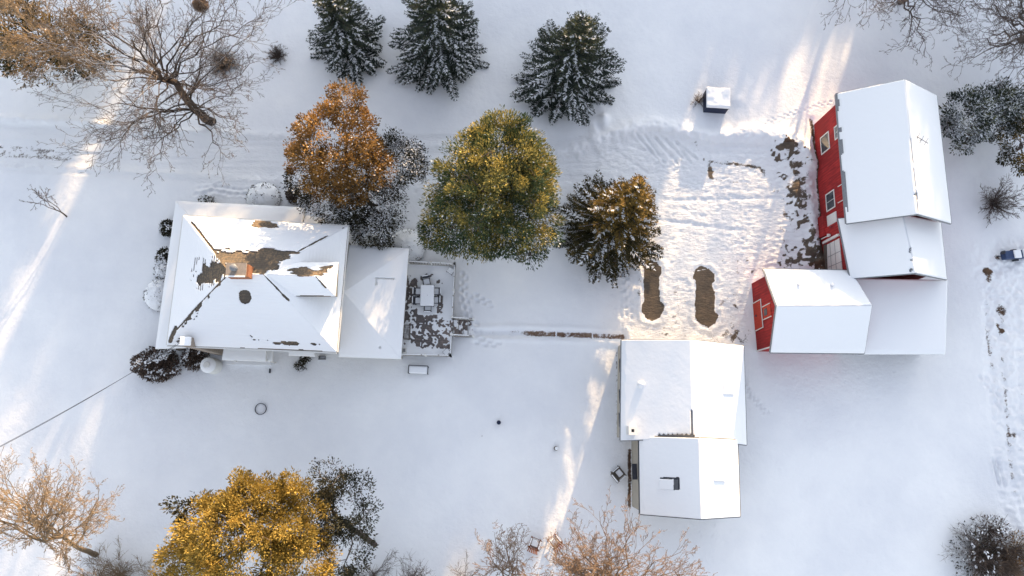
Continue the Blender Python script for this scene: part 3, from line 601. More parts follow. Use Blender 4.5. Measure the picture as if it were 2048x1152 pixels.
# workshop and garage west wall: windows, awning
wx = kw[0][0]; 
def kp(px, py): return on_plane(px, py, np.array([kw[0][0], kw[0][1], 0]), np.cross(kax, [0, 0, 1.]))
kn = np.cross(kax, [0, 0, 1.]); kn = -kn if kn[0] > 0 else kn
plate('louver', [kp(1268, 947), kp(1272, 947), kp(1272, 934), kp(1268, 934)], kn, .05, M['greywood'], g2)
P = kp(1275, 946); MB().box(P + kn * .22 + [0, .1, .0], (.35, 1.15, .14)).build('awning', M['dark'], g2)
for yy in (4.6, 2.2, 0.4):
    window(g1, (gw[0][0] + (gw[3][0] - gw[0][0]) * (gw[0][1] - yy) / (gw[0][1] - gw[3][1]), yy, 1.5), (0, 1, 0) if np.cross((0, 1, 0), (0, 0, 1.))[0] < 0 else (0, -1, 0), 1.0, .9, frame='dark')
window(g2, (kw[0][0] + .0, -5.0, 1.6), (0, -1, 0), .8, .9, bars=(1, 2)); window(g2, ((kw[2][0] + kw[3][0]) / 2, kw[2][1] + .0, 1.6), (1, 0, 0) if np.cross((1, 0, 0), (0, 0, 1.))[1] < 0 else (-1, 0, 0), 1.0, 1.1, bars=(2, 2))

# ------------------------------------------------------------------ farmhouse
hs = 5.8; hr = 8.7
NW, NE, SE, SW = [v3(xy(*c_, hs), hs) for c_ in ((367, 431), (696, 453), (673, 704), (334, 690))]
R1 = v3(xy(459, 546, hr), hr); R2 = v3(xy(527, 548, hr), hr)
c = (NW + SE) / 2; house = thing('farmhouse', 'large farmhouse with hipped partly melted snowy roof and brick chimney', 'house', (c[0], c[1], 0))
th = np.array([0, 0, .2]); r = MB(); vs = [NW, NE, SE, SW, R1, R2] + [p - th for p in (NW, NE, SE, SW)]
r.v = [tuple(p) for p in vs]; r.f = [(1, 0, 4, 5), (2, 1, 5), (3, 2, 5, 4), (0, 3, 4), (0, 1, 7, 6), (1, 2, 8, 7), (2, 3, 9, 8), (3, 0, 6, 9), (6, 7, 8, 9)]
hroof = r.build('roof', M['shingle'], house); 
gt = MB()
for a_, b_ in ((NW, NE), (NE, SE), (SE, SW), (SW, NW)):
    d_ = (b_ - a_) / np.linalg.norm(b_ - a_); o_ = np.cross(d_, [0, 0, 1.]); o_ = o_ if np.dot(o_, (a_ + b_) / 2 - c) > 0 else -o_
    gt.bar(a_ + o_ * .06 - [0, 0, .1], b_ + o_ * .06 - [0, 0, .1], .1)
gt.build('gutter', M['white'], hroof)
def tri_in(px, py, P): return in_poly(px, py, P)
def house_mask(P):
    px, py = proj(P); x, y, z = P[..., 0], P[..., 1], P[..., 2]
    st = .5 + 1.25 * (.55 * fbm(x * 1.1, y * 6.5, 4, 100) + .45 * vn(x * 1.6, np.floor(z / .13) * 7.3, 101) - .5); sw2 = .5 + 1.25 * (.55 * fbm(x * 6.5, y * 1.1, 4, 104) + .45 * vn(y * 1.6, np.floor(z / .13) * 5.1, 105) - .5); n = fbm(x * 2.2, y * 2.2, 4, 108); m = np.zeros(px.shape)
    b = poly_sd(px, py, [(462, 547), (430, 497), (470, 504), (500, 496), (545, 501), (597, 503), (575, 522), (527, 549)]) / 10
    m = np.maximum(m, sstep(-.1, .1, b + 2.6 * (st - .5) + .8 * (n - .5)) * (py < 549))
    d_, L_ = dist_line(px, py, [(379, 440), (408, 476), (460, 545)]); m = np.maximum(m, (d_ < 1.2 + L_ / 110 * 6 * (st + .1) + 3 * (n - .4)) & (px > np.interp(py, [440, 545], [379, 460]) - 1) & (L_ > 5))
    d_, _ = dist_line(px, py, [(512, 449), (551, 448)]); m = np.maximum(m, d_ + 22 * (st - .5) < 6.5)
    b = poly_sd(px, py, [(457, 547), (440, 521), (428, 527), (408, 533), (400, 546), (390, 557), (402, 567), (424, 566), (442, 562)]) / 8
    m = np.maximum(m, ((b + 2.9 * (sw2 - .5) + 1.2 * (n - .5) > 0) & (px < np.interp(py, [490, 547, 600], [420, 462, 420]) + 2)))
    b = poly_sd(px, py, [(440, 510), (390, 515), (380, 560), (400, 590), (430, 570)]) / 8; m = np.maximum(m, (b > 0) & (np.sin(x * 32) > .8) & (n > .50))
    d_, _ = dist_line(px, py, [(352, 655), (341, 682)]); m = np.maximum(m, d_ < 4.5 * (n + .45))
    d_, L_ = dist_line(px, py, [(457, 549), (400, 608), (354, 660)]); m = np.maximum(m, d_ < .5 + 1.9 * n)
    side = px > np.interp(py, [549, 608, 660], [457, 400, 354]); m = np.maximum(m, side & (d_ < 24 * np.clip((py - 600) / 60, 0, 1)) & (np.sin(z * 56) > .4) & (n > .60) & (py > 560))
    m = np.maximum(m, side & (d_ < 6) & (n > .58))
    m = np.maximum(m, np.hypot((px - 490.5) / 15.5, (py - 593.5) / 15) < .86 + .35 * (n - .4) + .1 * (sw2 - .5))
    for a_, b_, t_ in (((535, 681), (640, 689), 3.2), ((548, 686), (600, 689), 3.5), ((580, 687), (636, 690), 2.6), ((500, 671), (508, 676), 4.), ((500, 679), (520, 680.5), 1.8)):
        d_, _ = dist_line(px, py, [a_, b_]); m = np.maximum(m, (d_ < t_ * (st * 1.7 - .55)) & (n > .40))
    d_, _ = dist_line(px, py, [(480, 697), (600, 701), (665, 705)]); m = np.maximum(m, d_ < 1.6 * (st + .2))
    d_, _ = dist_line(px, py, [(597, 503), (640, 480), (688, 456)]); m = np.maximum(m, (d_ < 3.2 * (n - .22)) & (n > .4))
    d_, _ = dist_line(px, py, [(527, 549), (577, 600)]); m = np.maximum(m, d_ < 2.4 * (n - .1)); d_, _ = dist_line(px, py, [(566, 590), (577, 600)]); m = np.maximum(m, d_ < 2.2)
    return np.clip(m, 0, 1) * 1.
add_snow(hroof, [(NE, NW, R1, R2), (SE, NE, R2, R2), (SW, SE, R2, R1), (NW, SW, R1, R1)], res=.07, depth=.07, mask=house_mask, ripple=.02, lump=.02)
# east dormer
zd = 7.55; dr_z = 8.62
D1 = v3(xy(534, 549, dr_z), dr_z); D2 = v3(xy(632, 553, dr_z), dr_z); DN = v3(xy(677, 525, zd), zd); DS = v3(xy(671, 593, zd), zd)
DNi = DN.copy(); DNi[0] = R2[0] + .2 + (hr - zd) / (hr - hs) * (NE[0] - R2[0]) * .0; DSi = DS.copy()
fx_ = R2[0] + (hr - zd) / (hr - hs) * (NE[0] - R2[0]) - .1
DNi = np.array([fx_, DN[1], zd]); DSi = np.array([fx_, DS[1], zd])
dm = MB(); tl = [0, 0, -.1]
dm.v = [tuple(p) for p in (D1, D2, DN, DS, DNi, DSi, DN + tl, DS + tl, DNi + tl, DSi + tl)]; dm.f = [(0, 1, 2, 4), (1, 3, 2), (1, 0, 5, 3), (2, 3, 7, 6), (4, 2, 6, 8), (3, 5, 9, 7), (8, 6, 7, 9)]
dormer = dm.build('dormer', M['shingle'], house)
dwx = DN[0] - .3; MB().loft([(fx_ - 1, DN[1] - .25, 5.9), (dwx, DN[1] - .25, 5.9), (dwx, DS[1] + .25, 5.9), (fx_ - 1, DS[1] + .25, 5.9)], [(fx_ - 1, DN[1] - .25, zd - .11), (dwx, DN[1] - .25, zd - .11), (dwx, DS[1] + .25, zd - .11), (fx_ - 1, DS[1] + .25, zd - .11)]).build('wall', M['beige'], dormer)
window(dormer, (dwx, (DN[1] + DS[1]) / 2, 6.95), (0, 1, 0), 1.5, .7, bars=(2, 1))
def dormer_mask(P):
    px, py = proj(P); x, y = P[..., 0], P[..., 1]; st = fbm(x * .9, y * 4.5, 4, 112); n = fbm(x * 2.5, y * 2.5, 3, 113)
    b = poly_sd(px, py, [(565, 542), (585, 537), (610, 537), (625, 541), (655, 533), (672, 526), (660, 538), (640, 551), (600, 551)]) / 8
    m = (b + 2.2 * (st - .5) > 0) & (py < 553)
    d_, _ = dist_line(px, py, [(632, 553), (652, 576)]); m = m | (d_ < 2.2 * (n - .15))
    d_, _ = dist_line(px, py, [(577, 592), (668, 594)]); m = m | (d_ < 3 * (st - .05))
    return m * 1.
add_snow(dormer, [(DN, DNi, D1, D2), (DS, DN, D2, D2), (DSi, DS, D2, D1)], res=.06, depth=.06, mask=dormer_mask, ripple=.02, lump=.02)
# chimneys
cb = v3(xy(484, 546, 8.6), 8.6); k = MB().box((cb[0], cb[1], 8.55), (1.45, .85, 1.7)); chim = k.build('chimney', M['brick'], hroof)
MB().box((cb[0] - .08, cb[1] + .02, 9.46), (1.35, .95, .12)).build('cap', M['concrete'], chim)
fl = MB().tube((cb[0] - .15, cb[1] + .1, 9.52), (cb[0] - .15, cb[1] + .1, 9.85), .2, .2); fl.dome((cb[0] - .15, cb[1] + .1, 9.86), .25, .12); fl.build('flue', M['grey'], chim, smooth=False)
MB().box((cb[0] - .1, cb[1] - .44, 9.54), (1.3, .1, .06)).build('snow_patch', M['snowclump'], chim)
cs = v3(xy(372, 682, 6.6), 0); k = MB().box((cs[0] + .05, cs[1] - .05, 3.3), (.62, .62, 6.6)); ch2 = k.build('chimney', M['concrete'], hroof)
MB().box((cs[0] + .02, cs[1] - .03, 6.72), (.72, .62, .26)).build('snow_cap', M['snowclump'], ch2, bevel=.05)
# walls
inn = .45
wv = [NW + [inn, -inn, 0], NE + [-inn, -inn, 0], SE + [-inn, inn, 0], SW + [inn, inn, 0]]
MB().loft([[p[0], p[1], -.3] for p in wv], [[p[0], p[1], hs - .21] for p in wv]).build('wall', M['beige'], house)
# south wall is stepped out slightly beside the porch canopy
for fr, z_ in ((.3, 4.4), (.5, 4.4), (.72, 4.4), (.86, 1.6)):
    p = wv[3] * (1 - fr) + wv[2] * fr; window(house, (p[0], p[1], z_), (1, 0, 0), .85, 1.3, bars=(1, 2))
for fr in (.25, .7):
    p = wv[1] * (1 - fr) + wv[0] * fr; window(house, (p[0], p[1], 5.0), (-1, 0, 0), .85, .9, bars=(1, 2))
# wraparound porch: north and west low roofs
zo = 3.0; zi = 3.75
pNW = v3(xy(352, 402, zo), zo); pSW = v3(xy(311, 698, zo), zo); pN1 = v3(xy(611, 415, zo), zo); pN1b = v3(xy(612, 431, zo + .1), zo + .1); pN2 = v3(xy(690, 441, zo + .1), zo + .1); pS2 = v3(xy(390, 702, zo), zo)
iNW = np.array([wv[0][0], wv[0][1], zi]); iNE = np.array([wv[1][0], wv[1][1], zi]); iSW = np.array([wv[3][0], wv[3][1], zi])
pSW2 = pSW.copy(); iSWo = np.array([wv[3][0], pSW[1] + .0, zi]); iNm = np.array([pN1[0], wv[0][1], zi]); iNm2 = np.array([pN1[0], wv[0][1], zi])
porch_q = [(pN1, pNW, iNW, iNm), (pNW, pSW, iSWo, iNW), (pN2, pN1b, np.array([pN1[0], wv[0][1], zi]), np.array([pN2[0], wv[1][1], zi]))]
pr = MB()
for q in porch_q: pr.loft([p - [0, 0, .12] for p in q], [p - [0, 0, .002] for p in q])
porch = pr.build('porch_roof', M['white'], house); add_snow(porch, porch_q, res=.1, depth=.09)
pp = MB()
for a_, b_ in ((pNW, pSW), (pNW, pN1)):
    for t_ in (.01, .25, .5, .75, .98):
        p = a_ * (1 - t_) + b_ * t_; q_ = p + (c - p) / np.linalg.norm((c - p)[:2]) * .45; MB().box((q_[0], q_[1], 1.35), (.14, .14, 3.05)).build('porch_post', M['white'], house)
fl = [pNW, pN1, np.array([pN1[0], wv[0][1], 0]), wv[0], wv[3], pSW]; fl = [np.array([p[0], p[1], 0]) for p in fl]; cc = c * [1, 1, 0]
fl = [p + (cc - p) * .04 if i in (0, 1, 5) else p for i, p in enumerate(fl)]
MB().loft([p + [0, 0, .02] for p in fl], [p + [0, 0, .45] for p in fl]).build('porch_floor', M['greywood'], house)
# east wing, low hipped roof
zw = 3.0; zt = 4.0
wNE = v3(xy(818, 497, zw), zw); wSE = v3(xy(802, 718, zw), zw); wSW = v3(xy(673, 714, zw), zw); wNW = v3(xy(698, 490, zw), zw)
wNW[0] = wv[1][0]; wSW[0] = wv[2][0]; wA = np.array([wv[1][0], (wNE[1] + wSE[1]) / 2 + .6, zt]); wA2 = wA.copy()
wing_q = [(wSE, wNE, wA, wA), (wNE, wNW, wA, wA), (wSW, wSE, wA, wA)]
r = MB(); r.v = [tuple(p) for p in (wNW, wNE, wSE, wSW, wA)] + [tuple(p - [0, 0, .16]) for p in (wNW, wNE, wSE, wSW)]
r.f = [(1, 0, 4), (2, 1, 4), (3, 2, 4), (0, 3, 4), (0, 1, 6, 5), (1, 2, 7, 6), (2, 3, 8, 7), (5, 6, 7, 8)]
wing = r.build('wing_roof', M['white'], house)
def wing_mask(P):
    px, py = proj(P); m = ((np.abs(px - 752.5) < 1.2) & (np.abs(py - 563) < 8)) | ((np.abs(py - 556.5 - (px - 752) * .05) < .9) & (px > 752) & (px < 789)) | (np.hypot(px - 760, py - 695) < 2)
    return m * 1.
add_snow(wing, wing_q, res=.08, depth=.1, mask=wing_mask)
ww = [wNW, wNE + [-.3, -.3, 0], wSE + [-.3, .3, 0], wSW + [0, .3, 0]]; ww[0] = wNW + [0, -.3, 0]
MB().loft([[p[0], p[1], -.3] for p in ww], [[p[0], p[1], zw - .17] for p in ww]).build('wing_wall', M['beige'], house)
ex = (ww[1][0] + ww[2][0]) / 2
for fy in (.3, .62): p = ww[1] * (1 - fy) + ww[2] * fy; window(house, (p[0], p[1], 1.9), (0, 1, 0), 1.2, 1.1, bars=(2, 1))
p = ww[2] * .5 + ww[3] * .5; window(house, (p[0], p[1], 1.9), (1, 0, 0), 1.1, 1.1, bars=(2, 1))
# the south porch canopies
def canopy(pts, z, name='canopy', fall=.1, depth=.08):
    q = [v3(xy(a_, b_, z), z) for a_, b_ in pts]; q[2][2] -= fall; q[3][2] -= fall
    o = MB().loft([p - [0, 0, .1] for p in q], q).build(name, M['white'], house); add_snow(o, [(q[3], q[2], q[1], q[0])], depth=depth, res=.08); return q
cq = canopy(((449, 694), (533, 697), (531, 723), (443, 720)), 2.9)
for p in (cq[2], cq[3]): MB().box((p[0] + (.15 if p is cq[3] else -.15), p[1] + .15, 1.35), (.1, .1, 2.75)).build('porch_post', M['white'], house)
canopy(((533, 695), (546, 697), (545, 723), (532, 722)), 2.1, 'step_cover', .05)
canopy(((577, 695), (628, 698), (630, 713), (577, 711)), 2.6, 'canopy')
MB().loft(G3 := [v3(xy(450, 715, .4), .02), v3(xy(540, 716, .4), .02), v3(xy(540, 730, .4), .02), v3(xy(450, 728, .4), .02)], [p + [0, 0, .3] for p in G3]).build('stoop', M['snowclump'], house)
MB().box(at(541, 742) + [0, 0, .15], (.05, .35, .3)).build('handrail', M['dark'], house)

# service drop wires and the pole they run to
mast = np.array([SW[0] + 1.0, SW[1] + .1, 6.4]); pe = at(-190, 985, 8.3)
for k_, (off, lab) in enumerate(((0, 'upper thin black power wire running from house corner to lower left'), (.10, 'lower of two black power wires sagging from house corner to lower left'))):
    a_ = mast + [-.2 * k_, -.12, -.1 * k_ - .1]; b_ = pe + [.0, -.05, -off - .3]; cu = MB(); prev = None
    for i in range(25):
        t_ = i / 24; p = a_ * (1 - t_) + b_ * t_ - np.array([0, 0, (.8 + off * 2) * 4 * t_ * (1 - t_)])
        if prev is not None: cu.tube(prev, p, .016, n=6)
        prev = p
    tag(cu.build('power_wire', M['wire']), lab, 'wire', 'wires from the house to the utility pole')
MB().tube(mast - [0, 0, 1.6], mast, .04).build('wire_mast', M['grey'], house)
pl = thing('utility_pole', 'wooden utility pole holding the two wires left of the yard', 'pole', (pe[0], pe[1], 0)); MB().tube((pe[0], pe[1], -.5), (pe[0], pe[1], 9), .16, .11).build('post', M['greywood'], pl); MB().box((pe[0], pe[1], 8.45), (1.8, .1, .12), rz=.5).build('crossarm', M['greywood'], pl)

# ------------------------------------------------------------------ deck
zd_ = .75
dN = [v3(xy(*p_, zd_), zd_) for p_ in ((806, 528), (911, 533), (902, 713), (800, 711))]; dN[0][0] = ww[1][0]; dN[3][0] = ww[2][0]
deck = thing('deck', 'raised wooden deck with white railings and steps on the right of the house', 'deck', (sum(dN)[0] / 4, sum(dN)[1] / 4, 0))
fl = MB().loft([p - [0, 0, .25] for p in dN], dN).build('deck_floor', M['planks'], deck)
def deck_mask(P):
    px, py = proj(P); x, y = P[..., 0], P[..., 1]; n = fbm(x * 1.6 + y * .8, y * 1.5, 4, 120); n2 = fbm(x * 4, y * 4, 3, 122)
    b = poly_sd(px, py, [(810, 585), (830, 590), (850, 625), (880, 600), (890, 640), (897, 690), (860, 693), (812, 690)]) / 20
    m = (np.clip(b, -1, .7) * .30 - .03 + (n - .5) * 1.5 + (n2 - .5) * 1.3 + (fbm(x * 7, y * 7, 2, 124) - .5) * 2.2 > .17)
    ring = np.abs(np.hypot((px - 853) / 32, (py - 590) / 42) - 1); m = m | ((ring < .16) & (n + .6 * (n2 - .5) > .47)) | ((px < 818) & (py > 560) & (py < 640) & (n2 > .42))
    m = m & ~(py < 548) & ~(py > 697) & ~((np.abs(px - 854) < 20) & (np.abs(py - 592) < 38) & (n < .62))
    m = m & ~((px > 885) & (py < 640))
    return m * 1.
V_, Q_ = snow_sheet([(dN[3], dN[2], dN[1], dN[0])], res=.06, depth=.07, mask=deck_mask, lump=.08); link('snow_cover', fast_mesh('snow_cover', V_, quads=Q_, smooth=True), M['snow_roof'], fl)
def railing(a_, b_, base_a, base_b, n_mid=1, snow=True):
    a_ = np.array(a_); b_ = np.array(b_); L_ = np.linalg.norm((b_ - a_)[:2]); rl = MB(); h_ = np.array([0, 0, .95])
    rl.bar(a_ + h_, b_ + h_, .10, .05); rl.bar(a_ + [0, 0, .12], b_ + [0, 0, .12], .05, .05); nb = int(L_ / .21)
    for i in range(1, nb):
        p = a_ * (1 - i / nb) + b_ * (i / nb); rl.bar(p + [0, 0, .1], p + [0, 0, .93], .045)
    o = rl.build('railing', M['rail'], deck)
    for i in range(n_mid + 2):
        t_ = i / (n_mid + 1); p = a_ * (1 - t_) + b_ * t_; s = MB().box(p + [0, 0, .5], (.12, .12, 1.08)); s.box(p + [0, 0, 1.06], (.18, .18, .05)); s.build('railing_post', M['white'], deck)
    d_ = (b_ - a_) / np.linalg.norm(b_ - a_)
    sn = MB()
    t0 = .12
    while t0 < L_ - .3:
        ln = random.uniform(.5, 1.6); t1 = min(t0 + ln, L_ - .12); sn.bar(a_ + d_ * t0 + h_ + [0, 0, .05], a_ + d_ * t1 + h_ + [0, 0, .05], .07, .05); t0 = t1 + random.uniform(.02, .15)
    if snow: sn.build('snow_strip', M['snowclump'], o)
sA = v3(xy(905, 638, zd_), zd_); sB = v3(xy(904, 672, zd_), zd_)
eN = dN[1] * .995 + dN[0] * .005; eS = dN[2]
sA[0] = np.interp(sA[1], [eS[1], eN[1]], [eS[0], eN[0]]); sB[0] = np.interp(sB[1], [eS[1], eN[1]], [eS[0], eN[0]])
railing(dN[0] + [.05, 0, 0], eN, 0, 0); railing(eN, sA, 0, 0); railing(sB, eS, 0, 0, 0); railing(dN[3] + [.05, 0, 0], eS, 0, 0)
st0 = at(948, 640, 0); 
for k_ in range(4):
    x0 = sA[0] + .05 + k_ * .38; z_ = zd_ - .17 * (k_ + 1) + .0; stp = MB().box((x0 + .19, (sA[1] + sB[1]) / 2, z_ - .03), (.36, abs(sA[1] - sB[1]) - .05, .05)); so = stp.build('step', M['planks'], deck)
    q = [(x0 + .02, sB[1] + .05, z_ - .003), (x0 + .36, sB[1] + .05, z_ - .003), (x0 + .36, sA[1] - .05, z_ - .003), (x0 + .02, sA[1] - .05, z_ - .003)]
    V_, Q_ = snow_sheet([tuple(np.array(p) for p in q)], res=.05, depth=.05, mask=lambda P: (fbm(P[..., 0] * 3, P[..., 1] * 3, 3, 130) > .52) * 1.); link('snow_patch', fast_mesh('snow_patch', V_, quads=Q_, smooth=True), M['snow_roof'], so)
for yy in (sA[1], sB[1]):
    a_ = np.array([sA[0], yy, zd_ - .05]); b_ = np.array([sA[0] + 1.65, yy, .0]); railing(a_, b_, 0, 0, 0)
    MB().bar(a_ - [0, 0, .15], b_ - [0, 0, .05], .05, .2).build('stringer', M['planks'], deck)
for (fx1, fy1) in ((.1, .02), (.95, .02), (.95, .98), (.1, .98), (.95, .5)):
    p = dN[0] * (1 - fx1) * (1 - fy1) + dN[1] * fx1 * (1 - fy1) + dN[2] * fx1 * fy1 + dN[3] * (1 - fx1) * fy1; MB().box((p[0], p[1], .2), (.14, .14, .6)).build('deck_post', M['planks'], deck)
# patio table and its six chairs
tz = zd_ + .07
tc_ = v3(xy(854.5, 591, zd_ + .75), 0); T = thing('patio_table', 'rectangular patio table under a thick slab of snow on the deck', 'table', (tc_[0], tc_[1], zd_))
tw, tl_ = 1.12, 1.72; rzt = .03
tt = MB().box((0, 0, .70), (tw, tl_, .05)).build('tabletop', M['dark'], T, bevel=.02, local=True)
sn = MB().box((0, 0, .80), (tw - .02, tl_ - .02, .14)).build('snow_cover', M['snowclump'], tt, bevel=.06, local=True)
MB().tube((.02, 0, .74), (.02, 0, .885), .02).build('umbrella_hole', M['dark'], tt, local=True)
for sx in (-1, 1):
    for sy in (-1, 1): MB().box((sx * (tw / 2 - .1), sy * (tl_ / 2 - .1), .34), (.05, .05, .68)).build('leg', M['dark'], T, local=True)
def patio_chair(loc, rz, label):
    r = thing('patio_chair', label, 'chair', loc, rz, 'patio chairs around the snowy table'); w, d = .56, .52
    MB().box((0, 0, .42), (w, d, .04)).build('seat', M['dark'], r, local=True)
    MB().box((0, .02, .49), (w - .08, d - .06, .10)).build('snow_patch', M['snowclump'], r, bevel=.04, local=True)
    b = MB(); b.bar((-w / 2, -d / 2, .42), (-w / 2, -d / 2 - .14, .92), .035); b.bar((w / 2, -d / 2, .42), (w / 2, -d / 2 - .14, .92), .035); b.bar((-w / 2, -d / 2 - .14, .92), (w / 2, -d / 2 - .14, .92), .04)
    b.loft([(-w / 2 + .03, -d / 2 - .02, .5), (w / 2 - .03, -d / 2 - .02, .5), (w / 2 - .03, -d / 2 - .12, .88), (-w / 2 + .03, -d / 2 - .12, .88)], [(-w / 2 + .03, -d / 2 - .04, .5), (w / 2 - .03, -d / 2 - .04, .5), (w / 2 - .03, -d / 2 - .14, .88), (-w / 2 + .03, -d / 2 - .14, .88)])
    b.build('backrest', M['dark'], r, local=True); MB().bar((-w / 2 + .02, -d / 2 - .13, .96), (w / 2 - .02, -d / 2 - .13, .96), .06, .06).build('snow_strip', M['snowclump'], r, local=True)
    for s in (-1, 1):
        MB().bar((s * w / 2, -d / 2 - .05, .64), (s * w / 2, d / 2, .62), .045).build('armrest', M['dark'], r, local=True)
        MB().bar((s * w / 2, d / 2, 0), (s * w / 2, d / 2, .62), .035).build('leg', M['dark'], r, local=True); MB().bar((s * w / 2, -d / 2, 0), (s * w / 2, -d / 2, .42), .035).build('leg', M['dark'], r, local=True)
for px, py, rz, lb in ((837, 583, -math.pi / 2, 'snowy patio chair on the left side of the table, upper one'), (836, 601, -math.pi / 2, 'snowy patio chair on the left side of the table, lower one'),
                       (872, 583, math.pi / 2, 'snowy patio chair on the right side of the table, upper one'), (871, 600, math.pi / 2, 'snowy patio chair on the right side of the table, lower one'),
                       (853, 563, math.pi + .2, 'snowy patio chair at the upper end of the table, turned askew'), (855.5, 615, 0., 'snowy patio chair at the lower end of the table, pushed right in')):
    p = xy(px, py, zd_ + .5); patio_chair((p[0], p[1], zd_), rz, lb)
def cube_table(px, py, rz, lab, s=.5):
    p = xy(px, py, zd_ + .45); r = thing('side_table', lab, 'side table', (p[0], p[1], zd_), rz, 'low side tables in the deck corners')
    o = MB().box((0, 0, .42), (s, s * .85, .04)).build('tabletop', M['dark'], r, local=True); MB().box((0, 0, .48), (s - .04, s * .85 - .04, .09)).build('snow_cover', M['snowclump'], o, bevel=.03, local=True)
    for sx in (-1, 1):
        for sy in (-1, 1): MB().box((sx * (s / 2 - .03), sy * (s * .42 - .03), .2), (.035, .035, .4)).build('leg', M['dark'], r, local=True)
cube_table(901, 541.5, -.6, 'small snow topped side table tilted in the top right deck corner', .55)
cube_table(893, 704, .7, 'small snow topped side table in the bottom right deck corner', .5)
p = xy(814, 664, zd_ + .3); pb = thing('planter_box', 'long narrow planter box with snow against the house side of the deck', 'planter', (p[0], p[1], zd_))
o = MB()
for sx in (-1, 1): o.box((sx * .23, 0, .2), (.04, 1.15, .4))
for sy in (-1, 1): o.box((0, sy * .555, .2), (.42, .04, .4))
o.build('box', M['greywood'], pb, local=True); MB().box((0, 0, .17), (.42, 1.07, .3)).build('soil', mat('frozen_soil', (.6, .6, .62), col2=(.06, .05, .045), nscale=5), pb, local=True)
p = xy(808, 701, zd_ + .3); o = thing('meter_box', 'little pale utility box at the house end of the deck', 'box', (p[0] + .05, p[1], zd_)); MB().box((0, 0, .25), (.28, .4, .5)).build('casing', M['white'], o, bevel=.02, local=True); MB().box((0, 0, .52), (.18, .25, .04)).build('lid', M['grey'], o, local=True)

# ------------------------------------------------------------------ small yard objects
def ground_pt(px, py): p = at(px, py); return np.array([p[0], p[1], gz(p[0], p[1])])
# white cylindrical cistern by the porch
p = xy(429, 733, 0); tk = thing('cistern', 'white round well head with domed lid beside the dark shrubs', 'well head', (p[0], p[1], 0))
k = MB().tube((0, 0, -.3), (0, 0, 1.25), .62, .58, n=28).build('body', M['white'], tk, smooth=False, local=True)
MB().dome((0, 0, 1.25), .6, .28, n=28, m=6).build('lid', M['snowclump'], tk, smooth=True, local=True)
k = MB().tube((0, 0, 1.45), (0, 0, 1.62), .22, .22, n=20).build('cap', M['white'], tk, local=True); MB().tube((0, 0, 1.44), (0, 0, 1.50), .27, .27, n=20).build('rim', M['grey'], tk, local=True)
# snow covered garden bench
p = ground_pt(838, 741); bn = thing('garden_bench', 'dark garden bench buried under a loaf of snow below the deck', 'bench', p, -.04)
s = MB().box((0, 0, .42), (1.55, .5, .05)).build('seat', M['dark'], bn, local=True); MB().box((0, .02, .55), (1.5, .6, .22)).build('snow_cover', M['snowclump'], s, bevel=.09, local=True)
bk = MB(); bk.bar((-.75, .33, .8), (.75, .33, .8), .05); [bk.bar((x_, .3, .42), (x_, .34, .8), .03) for x_ in np.linspace(-.7, .7, 9)]; bk.build('backrest', M['dark'], bn, local=True)
for sx in (-1, 1):
    MB().bar((sx * .77, -.32, .66), (sx * .77, .32, .66), .05).build('armrest', M['dark'], bn, local=True)
    for sy in (-1, 1): MB().bar((sx * .75, sy * .27, -.1), (sx * .75, sy * .27, .66), .05).build('leg', M['dark'], bn, local=True)
# fire ring
p = ground_pt(522, 818); fr_ = MB(); n_ = 40
for i in range(n_):
    a0 = 2 * math.pi * i / n_; a1 = 2 * math.pi * (i + 1) / n_
    A_ = [(r_ * math.cos(a0), r_ * math.sin(a0), z_) for r_, z_ in ((.41, -.2), (.445, -.2), (.445, .11), (.41, .11))]; B_ = [(r_ * math.cos(a1), r_ * math.sin(a1), z_) for r_, z_ in ((.41, -.2), (.445, -.2), (.445, .11), (.41, .11))]
    fr_.loft(A_, B_)
o = fr_.build('fire_ring', M['dark']); o.location = p; tag(o, 'thin dark metal ring lying in open snow below the house', 'fire ring')
p = ground_pt(997.5, 845); w = thing('well_cap', 'small dark blue round cap poking out of the snow', 'well cap', p); MB().tube((0, 0, -.2), (0, 0, .28), .11, .11, 16).build('pipe', M['navy'], w, local=True); MB().tube((0, 0, .26), (0, 0, .36), .17, .15, 16).build('cap', M['navy'], w, local=True)
p = ground_pt(1111.5, 896.5); w = thing('vent_pipe', 'short dark pipe with a snowy half moon top', 'pipe', p); MB().tube((0, 0, -.2), (0, 0, .3), .17, .17, 16).build('pipe', M['greywood'], w, local=True); MB().dome((.03, 0, .3), .14, .09, 14, 4).build('snow_cap', M['snowclump'], w, local=True)
p = ground_pt(964, 872); MBs = MB().tube((0, 0, -.1), (0, 0, .25), .03, .03, 8).build('marker_stake', M['dark']); MBs.location = p; tag(MBs, 'tiny dark stake tip in the snow left of the blue cap', 'stake')
